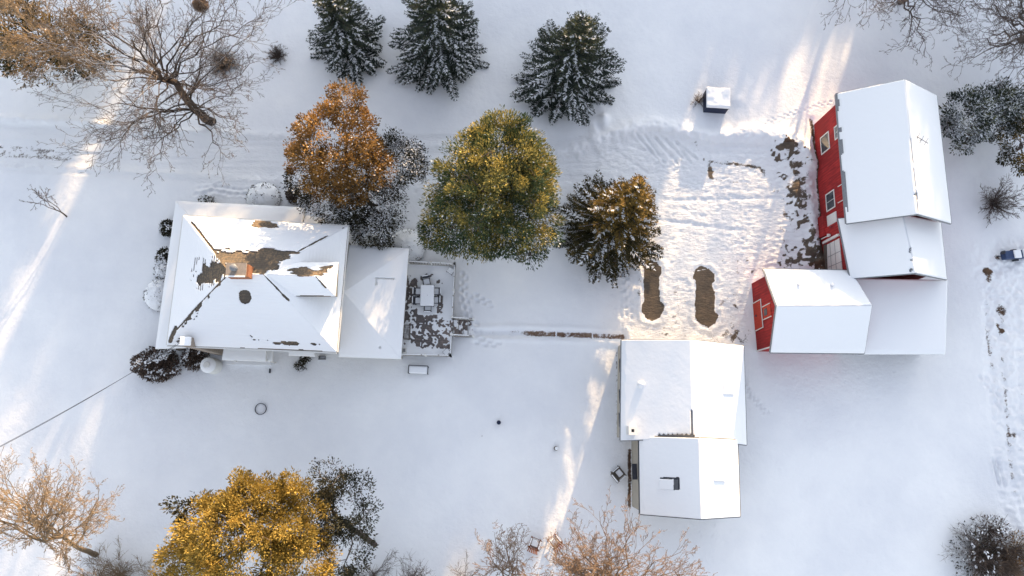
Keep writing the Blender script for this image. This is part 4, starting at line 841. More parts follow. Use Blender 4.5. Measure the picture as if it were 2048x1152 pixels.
# grey lounge chair near workshop
def wood_chair(name, px, py, rz, lab, mt, fan, group=None):
    p = ground_pt(px, py); r = thing(name, lab, 'chair', p, rz, group)
    s = MB()
    for k_ in range(6): s.box((-.27 + k_ * .108, 0, .36 + .0), (.095, .55, .03))
    so = s.build('seat', mt, r, local=True); MB().box((0, 0.02, .44), (.52, .48, .12)).build('snow_patch', M['snowclump'], so, bevel=.05, local=True)
    b = MB()
    for k_ in range(6):
        x_ = -.25 + k_ * .1; f_ = x_ * fan; b.loft([(x_ - .045, -.25, .34), (x_ + .04, -.25, .34), (x_ + .04, -.28, .34), (x_ - .045, -.28, .34)], [(x_ - .045 + f_, -.62, 1.0 - abs(x_) * .35), (x_ + .045 + f_, -.62, 1.0 - abs(x_) * .35), (x_ + .045 + f_, -.66, 1.0 - abs(x_) * .35), (x_ - .045 + f_, -.66, 1.0 - abs(x_) * .35)])
    b.box((0, -.42, .60), (.62, .04, .06)); b.build('backrest', mt, r, local=True)
    for sx in (-1, 1):
        ar = MB().box((sx * .38, -.02, .60), (.14, .8, .03)).build('armrest', mt, r, local=True); MB().box((sx * .38, .02, .645), (.10, .6, .055)).build('snow_strip', M['snowclump'], ar, bevel=.02, local=True)
        MB().box((sx * .36, .34, .25), (.05, .1, .70)).build('leg', mt, r, local=True); MB().box((sx * .34, -.34, .22), (.05, .1, .64)).build('leg', mt, r, local=True)
    MB().box((0, .36, .30), (.72, .03, .12)).build('front_board', mt, r, local=True)
    return r
wood_chair('adirondack_chair', 1069, 1085, 2.85 + math.pi * 0 + .0, 'brown slatted garden chair on the left of the pair at the bottom', M['wood'], .5, 'pair of brown garden chairs')
wood_chair('adirondack_chair', 1108, 1081, .67, 'brown slatted garden chair on the right of the pair, its fan back bare', M['wood'], .8, 'pair of brown garden chairs')
bpy.data.objects['adirondack_chair'].rotation_euler.z = -.38
# grey lounge chair: tiered shape
p = ground_pt(1233, 948); ch_ = thing('lounge_chair', 'grey padded garden armchair turned askew beside the workshop', 'chair', p, .68)
MB().box((.1, 0, .3), (.8, .75, .22)).build('seat', M['greywood'], ch_, bevel=.03, local=True); MB().box((.16, 0, .46), (.42, .5, .14)).build('snow_patch', M['snowclump'], ch_, bevel=.05, local=True)
o = MB().loft([(-.28, -.42, .2), (-.12, -.42, .2), (-.12, .42, .2), (-.28, .42, .2)], [(-.52, -.42, .95), (-.38, -.42, .95), (-.38, .42, .95), (-.52, .42, .95)]).build('backrest', M['greywood'], ch_, bevel=.03, local=True)
MB().box((-.42, 0, 1.0), (.1, .74, .08)).build('snow_strip', M['snowclump'], o, bevel=.03, local=True)
for sy in (-1, 1):
    a_ = MB().box((.1, sy * .42, .58), (.8, .1, .06)).build('armrest', M['greywood'], ch_, bevel=.02, local=True); MB().box((.1, sy * .42, .64), (.6, .07, .05)).build('snow_strip', M['snowclump'], a_, local=True)
    for sx in (-.25, .45): MB().box((sx, sy * .42, .2), (.06, .06, .72)).build('leg', M['dark'], ch_, local=True)
# navy box in the upper field
p = ground_pt(1428, 208); nb = thing('storage_box', 'square navy blue box with lumpy snow lid alone in the upper field', 'box', p, -.05)
bd = MB().box((0, 0, .45), (1.95, 1.75, 1.1)).build('body', M['navy'], nb, bevel=.02, local=True)
V_, Q_ = snow_sheet([(np.array([-1, -.9, 1.01]), np.array([1, -.9, 1.01]), np.array([1, .9, 1.01]), np.array([-1, .9, 1.01]))], res=.06, depth=.22, lump=.25, edge=.1)
MB().box((0, 0, .985), (2.02, 1.82, .05)).build('lid', M['navy'], nb, local=True); link('snow_cover', fast_mesh('snow_cover', V_, quads=Q_, smooth=True), M['snow_roof'], nb, world_coords=False)
# blue covered trailer at the right edge
p = ground_pt(2022, 512); tr_ = thing('utility_trailer', 'blue tarp covered trailer with snow patches at the right edge', 'trailer', p, .08); tr_.scale = (.85, .8, .8)
MB().box((.1, 0, .55), (2.6, .85, .7)).build('body', M['blue'], tr_, bevel=.05, local=True)
MB().box((.0, 0, .97), (.72, .86, .16)).build('snow_patch', M['snowclump'], tr_, bevel=.06, local=True); MB().box((1.0, 0, 1.0), (.9, .95, .22)).build('snow_patch', M['snowclump'], tr_, bevel=.08, local=True)
MB().bar((-1.2, 0, .3), (-1.75, .05, .3), .07).build('tow_bar', M['dark'], tr_, local=True); MB().box((-1.25, .3, .75), (.14, .3, .5)).build('tail_lamp', M['dark'], tr_, local=True)
for sy in (-1, 1): k = MB().tube((.2, sy * .47, .25), (.2, sy * .62, .25), .28, .28, 18).build('wheel', M['dark'], tr_, local=True); MB().tube((.2, sy * .6, .25), (.2, sy * .635, .25), .13, .13, 12).build('rim', M['grey'], k, local=True)
# debris by the south wall
p = ground_pt(645, 719); o = MB(); o.box((0, 0, .1), (.5, .05, .25)); o.box((0, .25, .1), (.5, .05, .25)); o.box((.25, .12, .1), (.05, .3, .25)); o.box((-.25, .12, .1), (.05, .3, .25))
o = o.build('window_well', M['grey']); o.location = p; tag(o, 'small grey frame half buried in snow along the lower house wall', 'window well')

# ================================================================== plants
def nrm(v): return v / np.maximum(np.linalg.norm(v, axis=-1, keepdims=True), 1e-9)
def kites(P, D, L, W, flat=0.0, g=rng):
    """leaf or needle-spray blades; returns verts (4 per blade) and quads"""
    n = len(P); D = nrm(D); up = np.tile([0, 0, 1.], (n, 1)) * flat + g.normal(size=(n, 3)) * (1 - flat); S = nrm(np.cross(D, up)); L = np.broadcast_to(L, n)[:, None]; W = np.broadcast_to(W, n)[:, None]
    V = np.stack([P, P + D * L * .45 + S * W / 2, P + D * L, P + D * L * .45 - S * W / 2], 1).reshape(-1, 3)
    return V, np.arange(n * 4).reshape(n, 4)
def kite_obj(name, parts, mt, parent, tints=None):
    V = []; Q = []; T = []; n0 = 0
    for i, (v, q) in enumerate(parts):
        V.append(v); Q.append(q + n0); n0 += len(v); T.append(np.repeat(tints[i], 4) if tints is not None else np.repeat(rng.random(len(v) // 4), 4))
    me = fast_mesh(name, np.concatenate(V), quads=np.concatenate(Q), attrs={'tint': np.concatenate(T)}); return link(name, me, mt, parent)

def tubes(A, B, ra, rb, n=4):
    A = np.asarray(A); B = np.asarray(B); d = nrm(B - A); up = np.where(np.abs(d[:, 2:3]) < .9, np.array([[0, 0, 1.]]), np.array([[1., 0, 0]])); x = nrm(np.cross(d, up)); y = np.cross(d, x)
    m = len(A); an = np.arange(n) * 2 * math.pi / n; cs = np.cos(an)[None, :, None]; sn = np.sin(an)[None, :, None]
    r = cs * x[:, None] + sn * y[:, None]; V0 = A[:, None] + r * np.asarray(ra)[:, None, None]; V1 = B[:, None] + r * np.asarray(rb)[:, None, None]
    V = np.concatenate([V0, V1], 1).reshape(-1, 3); i = np.arange(n); j = (i + 1) % n
    f = np.stack([i, j, j + n, i + n], -1)[None] + (np.arange(m) * 2 * n)[:, None, None]
    return V, f.reshape(-1, 4)
def grow(start, attr, D=.5, kill=.9, iters=90, g=rng, wob=.25, infl=99):
    nodes = [np.array(p, float) for p in start]; par = [-1] + list(range(len(start) - 1)); act = np.asarray(attr, float).copy()
    N = np.array(nodes); dist = np.full(len(act), 1e9); near = np.zeros(len(act), int)
    def upd(k0):
        nonlocal dist, near
        for s in range(k0, len(N), 400):
            dd = np.linalg.norm(act[:, None] - N[None, s:s + 400], axis=2); i = dd.argmin(1); v = dd[np.arange(len(act)), i]; k = v < dist; dist = np.where(k, v, dist); near = np.where(k, i + s, near)
    upd(0)
    for it in range(iters):
        if len(act) == 0: break
        ok = dist < infl; u, inv = np.unique(near[ok], return_inverse=True); d = nrm(act[ok] - N[near[ok]]); S = np.zeros((len(u), 3)); np.add.at(S, inv, d)
        S = nrm(nrm(S) + g.normal(size=S.shape) * wob); k0 = len(N); N = np.concatenate([N, N[u] + S * D]); par += list(u); upd(k0)
        keep = dist > kill; act = act[keep]; dist = dist[keep]; near = near[keep]
        if len(N) > 9000: break
    return N, np.array(par)
def radii(N, par, tip, root):
    n = len(N); cnt = np.zeros(n); has = np.zeros(n, bool); has[par[par >= 0]] = True; cnt[~has] = 1
    for i in range(n - 1, 0, -1): cnt[par[i]] += cnt[i]
    e = math.log(root / tip) / math.log(max(cnt[0], 2)); return tip * cnt ** e, cnt
def skeleton(name, N, par, tip, root, mt, parent, twigs=0, tw_len=.5, g=rng, up=.2, tw_r=.011, trunk_name='trunk', split=True):
    r, cnt = radii(N, par, tip, root); ch = np.arange(1, len(N)); A = N[par[ch]]; B = N[ch]; ra = np.minimum(r[par[ch]], r[ch] * 1.6); rb = r[ch]
    A2 = A - nrm(B - A) * (ra * .4)[:, None]; big = rb > min(.06, root * .45)
    def mk(nm, k, sides, par_o):
        V, Q = tubes(A2[k], B[k], ra[k], rb[k], sides); T = np.repeat(np.clip(1 - rb[k] / .12, 0, 1) * .6 + .4 * g.random(k.sum()), sides * 2); return V, Q, T
    V, Q, T = mk('t', big, 7, parent); o = link(trunk_name, fast_mesh(trunk_name, V, quads=Q, smooth=True, attrs={'tint': T}), mt, parent)
    V, Q, T = mk('b', ~big, 4, parent); Vs = [V]; Qs = [Q]; Ts = [T]
    if twigs:
        thin = np.where(rb < tip * 3.2)[0]; idx = np.repeat(thin, twigs); t = g.random(len(idx)); P = A[idx] + (B[idx] - A[idx]) * t[:, None]; d = nrm(nrm(B[idx] - A[idx]) * .8 + g.normal(size=P.shape) * .65 + [0, 0, up]); L = tw_len * (.4 + g.random(len(idx)))
        M1 = P + d * (L * .5)[:, None]; E1 = M1 + nrm(d + g.normal(size=P.shape) * .35 + [0, 0, up]) * (L * .5)[:, None]
        for a_, b_, q0, q1 in ((P, M1, tw_r, tw_r * .8), (M1, E1, tw_r * .8, tw_r * .45)):
            v, q = tubes(a_, b_, np.full(len(a_), q0), np.full(len(a_), q1), 3); Vs.append(v); Qs.append(q); Ts.append(np.repeat(.5 + .5 * g.random(len(a_)), 6))
    n0 = 0; QQ = []
    for v, q in zip(Vs, Qs): QQ.append(q + n0); n0 += len(v)
    link('branches', fast_mesh('branches', np.concatenate(Vs), quads=np.concatenate(QQ), attrs={'tint': np.concatenate(Ts)}), mt, parent)
    return r
def shell_pts(n, c, r, lo=.35, up_bias=0., g=rng, zmin=-1):
    out = []
    while sum(map(len, out)) < n:
        d = nrm(g.normal(size=(n * 2, 3))); d = d[(d[:, 2] > zmin)]; rr = g.uniform(lo ** 3, 1, len(d)) ** (1 / 3); out.append(np.asarray(c) + d * rr[:, None] * np.asarray(r))
    return np.concatenate(out)[:n]

def bare_tree(name, label, cat, base, trunk_top, blobs, n_limb, mt, root=.3, seed=1, group=None, sub=7, tw_r=.012, low=.35, droop=.12, lead=True, l3=5, l4=2, curve=.10):
    """trunk with long nearly straight limbs that fork again and again towards the crown's edge"""
    g = np.random.default_rng(seed); base = np.array([base[0], base[1], -.1]); top = np.array(trunk_top, float); T = thing(name, label, cat, (base[0], base[1], 0), group=group)
    S = []                                   # (a, b, ra, rb)
    def path(p0, p1, r0, r1, n, bow, wob):
        p0 = np.asarray(p0); p1 = np.asarray(p1); L = np.linalg.norm(p1 - p0); off = g.normal(size=3) * L * curve; off[2] = bow * L; t = np.linspace(0, 1, n + 1)[:, None]
        P = p0 * (1 - t) + p1 * t + off * (4 * t * (1 - t)) * .5; P[1:-1] += g.normal(size=(n - 1, 3)) * wob * L / n; R = r0 + (r1 - r0) * t[:, 0] ** .8
        for i in range(n): S.append((P[i], P[i + 1], R[i], R[i + 1]))
        return P, R
    tot = sum(np.prod(b[1]) for b in blobs); E = np.concatenate([shell_pts(max(3, int(round(n_limb * np.prod(b[1]) / tot))), b[0], b[1], .75, g=g, zmin=b[2] if len(b) > 2 else -.35) for b in blobs])
    TP, TR = path(base, top, root, root * .62, 7, 0, .05); ctr = E.mean(0)
    ntop = TP[-1]
    lead_end = ctr + (ctr - ntop) * .35; lead_end[2] = E[:, 2].max() * .97
    LP, LR = path(ntop, lead_end, root * .62, root * .10, 8, 0, .2)
    ax = np.concatenate([TP[int(7 * low) + 1:], LP[1:-1]]); axr = np.concatenate([TR[int(7 * low) + 1:], LR[1:-1]])
    def fork(P, R, L, lev):
        cnt = {1: sub, 2: l3, 3: l4}[lev]; n = len(P) - 1
        for k in range(cnt):
            t = (.22 + .76 * (k + g.random()) / cnt) * n; i = min(int(t), n - 1); f = t - i; p = P[i] * (1 - f) + P[i + 1] * f; d = (P[i + 1] - P[i]) / (np.linalg.norm(P[i + 1] - P[i]) + 1e-9)
            v = g.normal(size=3); v -= v.dot(d) * d; v /= np.linalg.norm(v); v[2] *= .7; dd = d * g.uniform(.75, 1.1) + v * g.uniform(.45, .85) + [0, 0, .10]; dd /= np.linalg.norm(dd)
            l = L * g.uniform(.30, .52) * (1.15 - .55 * t / n); r0 = max(tw_r, (R[i] * (1 - f) + R[i + 1] * f) * .62); r1 = tw_r * .75
            Q, RQ = path(p, p + dd * l, r0, r1, {1: 5, 2: 3, 3: 2}[lev], .04, .22)
            if lev < 3: fork(Q, RQ, l, lev + 1)
            elif l4:
                for m_ in range(2): e = g.normal(size=3) * .5 + dd; e /= np.linalg.norm(e); q = Q[1]; S.append((q, q + e * l * .45, tw_r * .75, tw_r * .5))
    for e in E:
        # leave the trunk where the limb would rise at a natural angle
        want = e[2] - .45 * np.linalg.norm(e[:2] - ntop[:2]) + g.normal() * .5; i = int(np.argmin(np.abs(ax[:, 2] - want))); p = ax[i]; L = np.linalg.norm(e - p)
        r0 = min(axr[i] * .75, .016 + .0095 * L); P, R = path(p, e, r0, tw_r, max(5, int(L / .9)), droop, .16); fork(P, R, L, 1)
    A = np.array([q[0] for q in S]); B = np.array([q[1] for q in S]); ra = np.array([q[2] for q in S]); rb = np.array([q[3] for q in S]); big = ra > root * .55
    for nm, k, sd_ in (('trunk', big, 8), ('branches', ~big, 4)):
        V, Q = tubes(A[k], B[k], ra[k], rb[k], sd_); link(nm, fast_mesh(nm, V, quads=Q, smooth=(nm == 'trunk'), attrs={'tint': np.repeat(np.clip(1 - rb[k] / .05, 0, 1) * .6 + .4 * g.random(k.sum()), sd_ * 2)}), mt, T)
    return T

def leafy_tree(name, label, cat, base, blobs, n_cl, per, L, W, mt, bark, snow=0., seed=1, spread=.55, root=.25, group=None, noskel=False, snow_low=None, out=.6, kill=.9, top_bias=0.):
    g = np.random.default_rng(seed); base = np.array([base[0], base[1], -.1]); T = thing(name, label, cat, (base[0], base[1], 0), group=group)
    tot = sum(b[1][0] * b[1][1] for b in blobs); C = []; OUT = []
    for b in blobs:
        k = max(6, int(n_cl * b[1][0] * b[1][1] / tot)); p = shell_pts(k, b[0], b[1], .55, g=g, zmin=-.45); C.append(p); OUT.append(nrm((p - np.asarray(b[0])) / np.asarray(b[1])))
    C = np.concatenate(C); OUT = np.concatenate(OUT); n = len(C)
    ctr = np.mean([b[0] for b in blobs], axis=0)
    if not noskel:
        lowc = C.min(0)[2]; top = base + (ctr - base) * .4; st = [base + (top - base) * i / 5 for i in range(6)]
        N, par = grow(st, C, .6, .9, g=g, wob=.15); skeleton(name, N, par, .018, root, bark, T, 0, g=g)
    # clumps: size and tint vary per clump; lighter tint paints lit tops
    sz = spread * (.55 + .9 * g.random(n)); ct = g.random(n); m = (per * (.5 + g.random(n))).astype(int); idx = np.repeat(np.arange(n), m)
    off = nrm(g.normal(size=(len(idx), 3))) * (g.random(len(idx)) ** .45)[:, None]; off[:, 2] *= .75; P = C[idx] + off * sz[idx][:, None]
    d = nrm(off * .9 + OUT[idx] * out + [0, 0, .35] + g.normal(size=off.shape) * .35)
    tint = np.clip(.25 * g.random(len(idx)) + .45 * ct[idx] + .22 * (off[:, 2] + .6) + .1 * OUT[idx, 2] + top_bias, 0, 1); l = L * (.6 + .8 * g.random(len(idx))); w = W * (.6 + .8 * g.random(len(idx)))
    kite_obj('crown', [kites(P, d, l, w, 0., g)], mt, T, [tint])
    if snow:
        zr_ = (C[:, 2] - C[:, 2].min()) / max(1e-3, np.ptp(C[:, 2])); pr = snow * np.ones(n)
        if snow_low is not None: pr = snow * (1 - sstep(snow_low - .2, snow_low + .2, zr_)) + .1 * snow
        pr = pr * (.25 + 1.5 * (g.random(n) < .5)); pk = g.random(len(idx)) < pr[idx] * (.25 + 1.1 * (off[:, 2] > .1)); Ps = P[pk] + [0, 0, .05]; ds = d[pk] * [1, 1, .25]; V, Q = kites(Ps, ds, l[pk] * .7, w[pk] * 1.1, .9, g); link('snow_cover', fast_mesh('snow_cover', V, quads=Q), M['snowclump'], T)
    return T

def spruce(label, px, py, h, r, seed, mt, snow=.5, lean=(0, 0), group='snowy spruces across the yard', dens=1., skirt=0.04, power=.85, name='spruce_tree', missing=None):
    g = np.random.default_rng(seed); b = at(px, py); base = np.array([b[0], b[1], 0.]); T = thing(name, label, 'spruce', base, group=group)
    nb = int(400 * dens * (h / 9)); t = np.sort(g.random(nb) ** 1.2); z = skirt * h + t * h * (1 - skirt) * .985; az = np.arange(nb) * 2.39996 + g.normal(size=nb) * .6
    Lb = r * (1 - (z / h)) ** power * (.50 + .62 * g.random(nb) ** .8) + .18
    lob = .92 + .34 * (fbm(np.cos(az) * 1.6 + 10 + z * .35, np.sin(az) * 1.6 + 10, 3, seed) - .5) * 2 * .8; Lb *= lob
    if missing: Lb *= np.where(np.abs((az - missing[0] + math.pi) % (2 * math.pi) - math.pi) < missing[1], missing[2], 1)
    el0 = .55 * (z / h) + .05 + g.normal(size=nb) * .06
    axis = lambda zz: base + np.array([lean[0], lean[1], 0]) * (zz / h)[:, None] ** 1.0 + np.stack([0 * zz, 0 * zz, zz], -1)
    A = axis(z); hd = np.stack([np.cos(az), np.sin(az), 0 * az], -1)
    # trunk
    tz = np.linspace(-.1, h, 10); tp = axis(tz); V, Q = tubes(tp[:-1], tp[1:], np.linspace(.2, .02, 10)[:-1], np.linspace(.2, .02, 10)[1:], 8); link('trunk', fast_mesh('trunk', V, quads=Q, smooth=True, attrs={'tint': g.random(len(V))}), M['bark_grey'], T)
    PP = []; DD = []; LL = []; WW = []; TT = []; SP = []; SD = []; SL = []; BA = []; BB = []; BR = []; BR2 = []
    for i in range(nb):
        L = Lb[i]; ns = max(3, int(L / .15)); s = (np.arange(ns) + g.random(ns) * .6) / ns; s = s[s > .08]
        def pt(s): s = np.asarray(s)[:, None]; return A[i] + hd[i] * L * s + np.array([0, 0, 1.]) * (np.sin(el0[i]) * L * s - (.30 * L * s ** 2) * (1 - z[i] / h) + .16 * L * s ** 4)
        q = pt(np.array([0, .33, .66, 1.])); BA.append(q[:-1]); BB.append(q[1:]); rr = .012 + .012 * L; BR.append(rr * np.array([1, .75, .5])); BR2.append(rr * np.array([.75, .5, .25]))
        p = pt(s); tang = nrm(pt(s + .02) - p); side = nrm(np.cross(tang, [0, 0, 1.])); 
        tl = np.minimum(.12 + .42 * L * (1 - s) ** .8 * .55, .85) * (.7 + .6 * g.random(len(s)))
        snb = g.random() < snow * (1.35 - 1.1 * z[i] / h)
        for sg in (-1, 1):
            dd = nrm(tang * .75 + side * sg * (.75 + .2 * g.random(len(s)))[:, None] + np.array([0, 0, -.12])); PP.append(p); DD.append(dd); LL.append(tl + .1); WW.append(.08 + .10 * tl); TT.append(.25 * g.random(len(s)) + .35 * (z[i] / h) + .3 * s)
            # needles sprays along the side twig
            k = tl > .22
            for fr in (.35, .65, .95):
                pm = p[k] + dd[k] * (tl[k] * fr)[:, None]
                for s2 in (-1, 1):
                    d2 = nrm(dd[k] + nrm(np.cross(dd[k], [0, 0, 1.])) * s2 * .8 + g.normal(size=dd[k].shape) * .15); PP.append(pm); DD.append(d2); LL.append(.10 + .22 * tl[k] * (1.2 - fr)); WW.append(np.full(k.sum(), .07)); TT.append(.3 * g.random(k.sum()) + .5 * (z[i] / h) + .22 * s[k])  # tint climbs with height, painting sun on the upper boughs
            if snb:
                kk = g.random(len(s)) < .55; SP.append(p[kk] + [0, 0, .045]); SD.append(dd[kk] * [1, 1, .6]); SL.append(tl[kk] * (.6 + .4 * g.random(kk.sum())))
        if snb:
            kk = g.random(len(s)) < .75; SP.append(p[kk] + [0, 0, .05]); SD.append(tang[kk]); SL.append(np.full(kk.sum(), .24))
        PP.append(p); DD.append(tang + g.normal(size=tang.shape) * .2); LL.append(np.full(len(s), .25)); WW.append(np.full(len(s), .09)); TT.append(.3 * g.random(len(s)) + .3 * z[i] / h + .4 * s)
    V, Q = tubes(np.concatenate(BA), np.concatenate(BB), np.concatenate(BR), np.concatenate(BR2), 4); link('branches', fast_mesh('branches', V, quads=Q, attrs={'tint': np.zeros(len(V))}), M['bark_grey'], T)
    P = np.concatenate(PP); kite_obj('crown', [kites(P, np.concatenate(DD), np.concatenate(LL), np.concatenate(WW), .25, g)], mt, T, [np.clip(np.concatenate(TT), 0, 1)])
    if SP:
        P = np.concatenate(SP); L = np.concatenate(SL); V, Q = kites(P, np.concatenate(SD), L, .05 + .06 * g.random(len(P)) + .04 * L, .97, g); link('snow_cover', fast_mesh('snow_cover', V, quads=Q), M['snowclump'], T)
    return T

def bush(name, label, cat, px, py, r, h, mt, seed, n=2600, snow=.3, group=None, L=.14, W=.07, z0=.05, ry=None, twiggy=False, cap=False):
    g = np.random.default_rng(seed); b = at(px, py); T = thing(name, label, cat, (b[0], b[1], 0), group=group); ry = ry or r
    d = nrm(g.normal(size=(n, 3)) * [1, 1, .9]); d[:, 2] = np.abs(d[:, 2]); rr = (g.random(n) ** .3) * (1 + .22 * (fbm(np.arctan2(d[:, 1], d[:, 0]) * 2.2 + 9, d[:, 2] * 4, 3, seed) - .5) * 2)
    P = np.array([b[0], b[1], z0]) + d * rr[:, None] * [r, ry, h]
    kite_obj('foliage', [kites(P, d + g.normal(size=d.shape) * .55, L * (.6 + .8 * g.random(n)), W * (.6 + .8 * g.random(n)), 0, g)], mt, T, [g.random(n)])
    ns = 60; ds = nrm(g.normal(size=(ns, 3)) * [1, 1, .8]); ds[:, 2] = np.abs(ds[:, 2]) + .2; A = np.tile([b[0], b[1], -.05], (ns, 1)); B = A + nrm(ds) * [r * .95, ry * .95, h * .95]
    V, Q = tubes(A, B, np.full(ns, .02), np.full(ns, .008), 4); link('stems', fast_mesh('stems', V, quads=Q, attrs={'tint': np.full(len(V), .3)}), M['bark_grey'], T)
    if snow:
        if cap:      # a lumpy blanket of snow with gaps where leaves poke through
            nu, nv = 60, 22; a = np.linspace(0, 2 * math.pi, nu + 1); e = np.linspace(.12, math.pi / 2, nv + 1); AA, EE = np.meshgrid(a, e)
            aw = np.cos(AA) * 3.1; bw_ = np.sin(AA) * 3.1; nn = fbm(aw * np.cos(EE) * 1.4 + 20, bw_ * np.cos(EE) * 1.4 + 20, 4, seed + 3); R = 1.0 + .10 * (nn - .5) + .03
            X = b[0] + np.cos(EE) * np.cos(AA) * r * R; Y = b[1] + np.cos(EE) * np.sin(AA) * ry * R; Z = z0 + np.sin(EE) * h * R + .02
            V = np.stack([X, Y, Z], -1).reshape(-1, 3); W_ = nu + 1; idx = np.arange(W_ * (nv + 1)).reshape(nv + 1, W_); q = np.stack([idx[:-1, :-1], idx[:-1, 1:], idx[1:, 1:], idx[1:, :-1]], -1)
            n2_ = fbm(X * 4.5, Y * 4.5 + Z * 3, 3, seed + 9); kp_ = (n2_[:-1, :-1] + .12 * np.sin(EE[:-1, :-1]) * 2) > (1 - snow) * .85; q = q[kp_]
            link('snow_cover', fast_mesh('snow_cover', V, quads=q, smooth=True), M['snowclump'], T)
        cl_ = fbm(P[:, 0] * 2.3, P[:, 1] * 2.3 + P[:, 2] * 2, 3, seed + 5); k = (cl_ + .25 * g.random(n) + .12 * d[:, 2] > 1.06 - .6 * snow) & (g.random(n) < (.4 if cap else .85)) & (d[:, 2] > .12) & (rr > .75); k[:3] = True; V, Q = kites(P[k] + [0, 0, .06], (d[k] + g.normal(size=d[k].shape) * .6) * [1, 1, .2], L * 1.1, W * 1.7, .85, g); link('snow_patch', fast_mesh('snow_patch', V, quads=Q), M['snowclump'], T)
    return T
def twig_bush(name, label, cat, px, py, r, h, mt, seed, n=70, group=None, sub=5, rad=.02, lean=(0, 0)):
    g = np.random.default_rng(seed); b = at(px, py); base = np.array([b[0], b[1], -.05]); T = thing(name, label, cat, (b[0], b[1], 0), group=group)
    d = nrm(np.stack([g.normal(size=n), g.normal(size=n), np.abs(g.normal(size=n)) * h / r + .35], -1)); L = np.sqrt((r * d[:, 0]) ** 2 + (r * d[:, 1]) ** 2 + (h * d[:, 2]) ** 2) * (.75 + .4 * g.random(n))
    A = np.tile(base, (n, 1)) + g.normal(size=(n, 3)) * [.12, .12, 0]; VS = []; n0 = 0; prev = A; dirs = d + np.array([lean[0], lean[1], 0]); segs = []
    for k in range(4):
        nx = prev + nrm(dirs) * (L / 4)[:, None]; segs.append((prev, nx, rad * (1 - k * .2), rad * (.8 - k * .2))); 
        for s in range(sub):
            t = g.random(n)[:, None]; p = prev + (nx - prev) * t; dd = nrm(nrm(dirs) + g.normal(size=(n, 3)) * .55); e = p + dd * (L * .28 * (1 - k * .12) * (.5 + g.random(n)))[:, None]; segs.append((p, e, rad * .6, rad * .3))
            if k > 0: dd2 = nrm(dd + g.normal(size=(n, 3)) * .6); m_ = (p + e) / 2; segs.append((m_, m_ + dd2 * (L * .13)[:, None], rad * .45, rad * .25))
        prev = nx; dirs = dirs + g.normal(size=dirs.shape) * .18
    Vs = []; Qs = []
    for a_, b_, r0, r1 in segs:
        v, q = tubes(a_, b_, np.full(len(a_), r0), np.full(len(a_), r1), 3); Vs.append(v); Qs.append(q + n0); n0 += len(v)
    V = np.concatenate(Vs); link('stems', fast_mesh('stems', V, quads=np.concatenate(Qs), attrs={'tint': g.random(len(V))}), mt, T); return T
def P3(px, py, z): p = at(px, py, z); return (p[0], p[1], z)

# --- snowy spruces
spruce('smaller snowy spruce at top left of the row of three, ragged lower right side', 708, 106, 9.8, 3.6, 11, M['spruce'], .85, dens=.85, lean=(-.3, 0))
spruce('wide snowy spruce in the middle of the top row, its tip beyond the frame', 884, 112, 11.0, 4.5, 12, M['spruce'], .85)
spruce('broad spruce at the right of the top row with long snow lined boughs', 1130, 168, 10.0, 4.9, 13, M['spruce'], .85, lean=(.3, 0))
spruce('dark spruce with gold lit upper side between the round pine and parking area', 1210, 470, 11.2, 4.9, 14, M['spruce_sun_tint'], .55, lean=(.6, .3), dens=1.1)
# --- round pine
leafy_tree('pine_tree', 'big round gold lit green pine in the middle of the picture', 'pine', at(985, 475)[:2], [(P3(985, 385, 7.0), (4.5, 4.8, 5.0)), (P3(985, 420, 6.0), (3.2, 3.4, 3.4)), (P3(925, 440, 4.8), (3.2, 3.0, 2.8)), (P3(1045, 435, 5.0), (2.9, 3.2, 3.0)), (P3(1003, 300, 8.6), (3.0, 2.4, 2.8)), (P3(1060, 360, 7.2), (2.0, 2.4, 2.4))],
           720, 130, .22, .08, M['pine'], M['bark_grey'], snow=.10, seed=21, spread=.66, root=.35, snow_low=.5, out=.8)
# --- copper tree and the dark one beside it
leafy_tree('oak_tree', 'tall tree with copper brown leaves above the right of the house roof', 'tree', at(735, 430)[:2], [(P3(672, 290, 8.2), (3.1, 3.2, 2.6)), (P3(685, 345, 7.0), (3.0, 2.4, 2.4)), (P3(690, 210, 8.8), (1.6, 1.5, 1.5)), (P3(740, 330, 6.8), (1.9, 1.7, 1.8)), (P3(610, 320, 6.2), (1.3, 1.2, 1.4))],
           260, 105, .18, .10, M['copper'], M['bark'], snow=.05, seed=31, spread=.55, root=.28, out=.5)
leafy_tree('holly_tree', 'dark snow speckled evergreen behind the copper tree, reaching over the wing roof', 'tree', at(775, 440)[:2], [(P3(790, 330, 4.6), (2.4, 2.6, 2.2)), (P3(740, 410, 3.6), (2.8, 2.2, 2.2)), (P3(665, 405, 4.6), (2.2, 1.8, 1.8)), (P3(600, 360, 4.4), (1.2, 1.2, 1.2)), (P3(745, 460, 3.2), (1.8, 1.6, 1.5))],
           340, 75, .17, .09, M['darkleaf'], M['bark_grey'], snow=.30, seed=32, spread=.5, root=.2, out=.5)
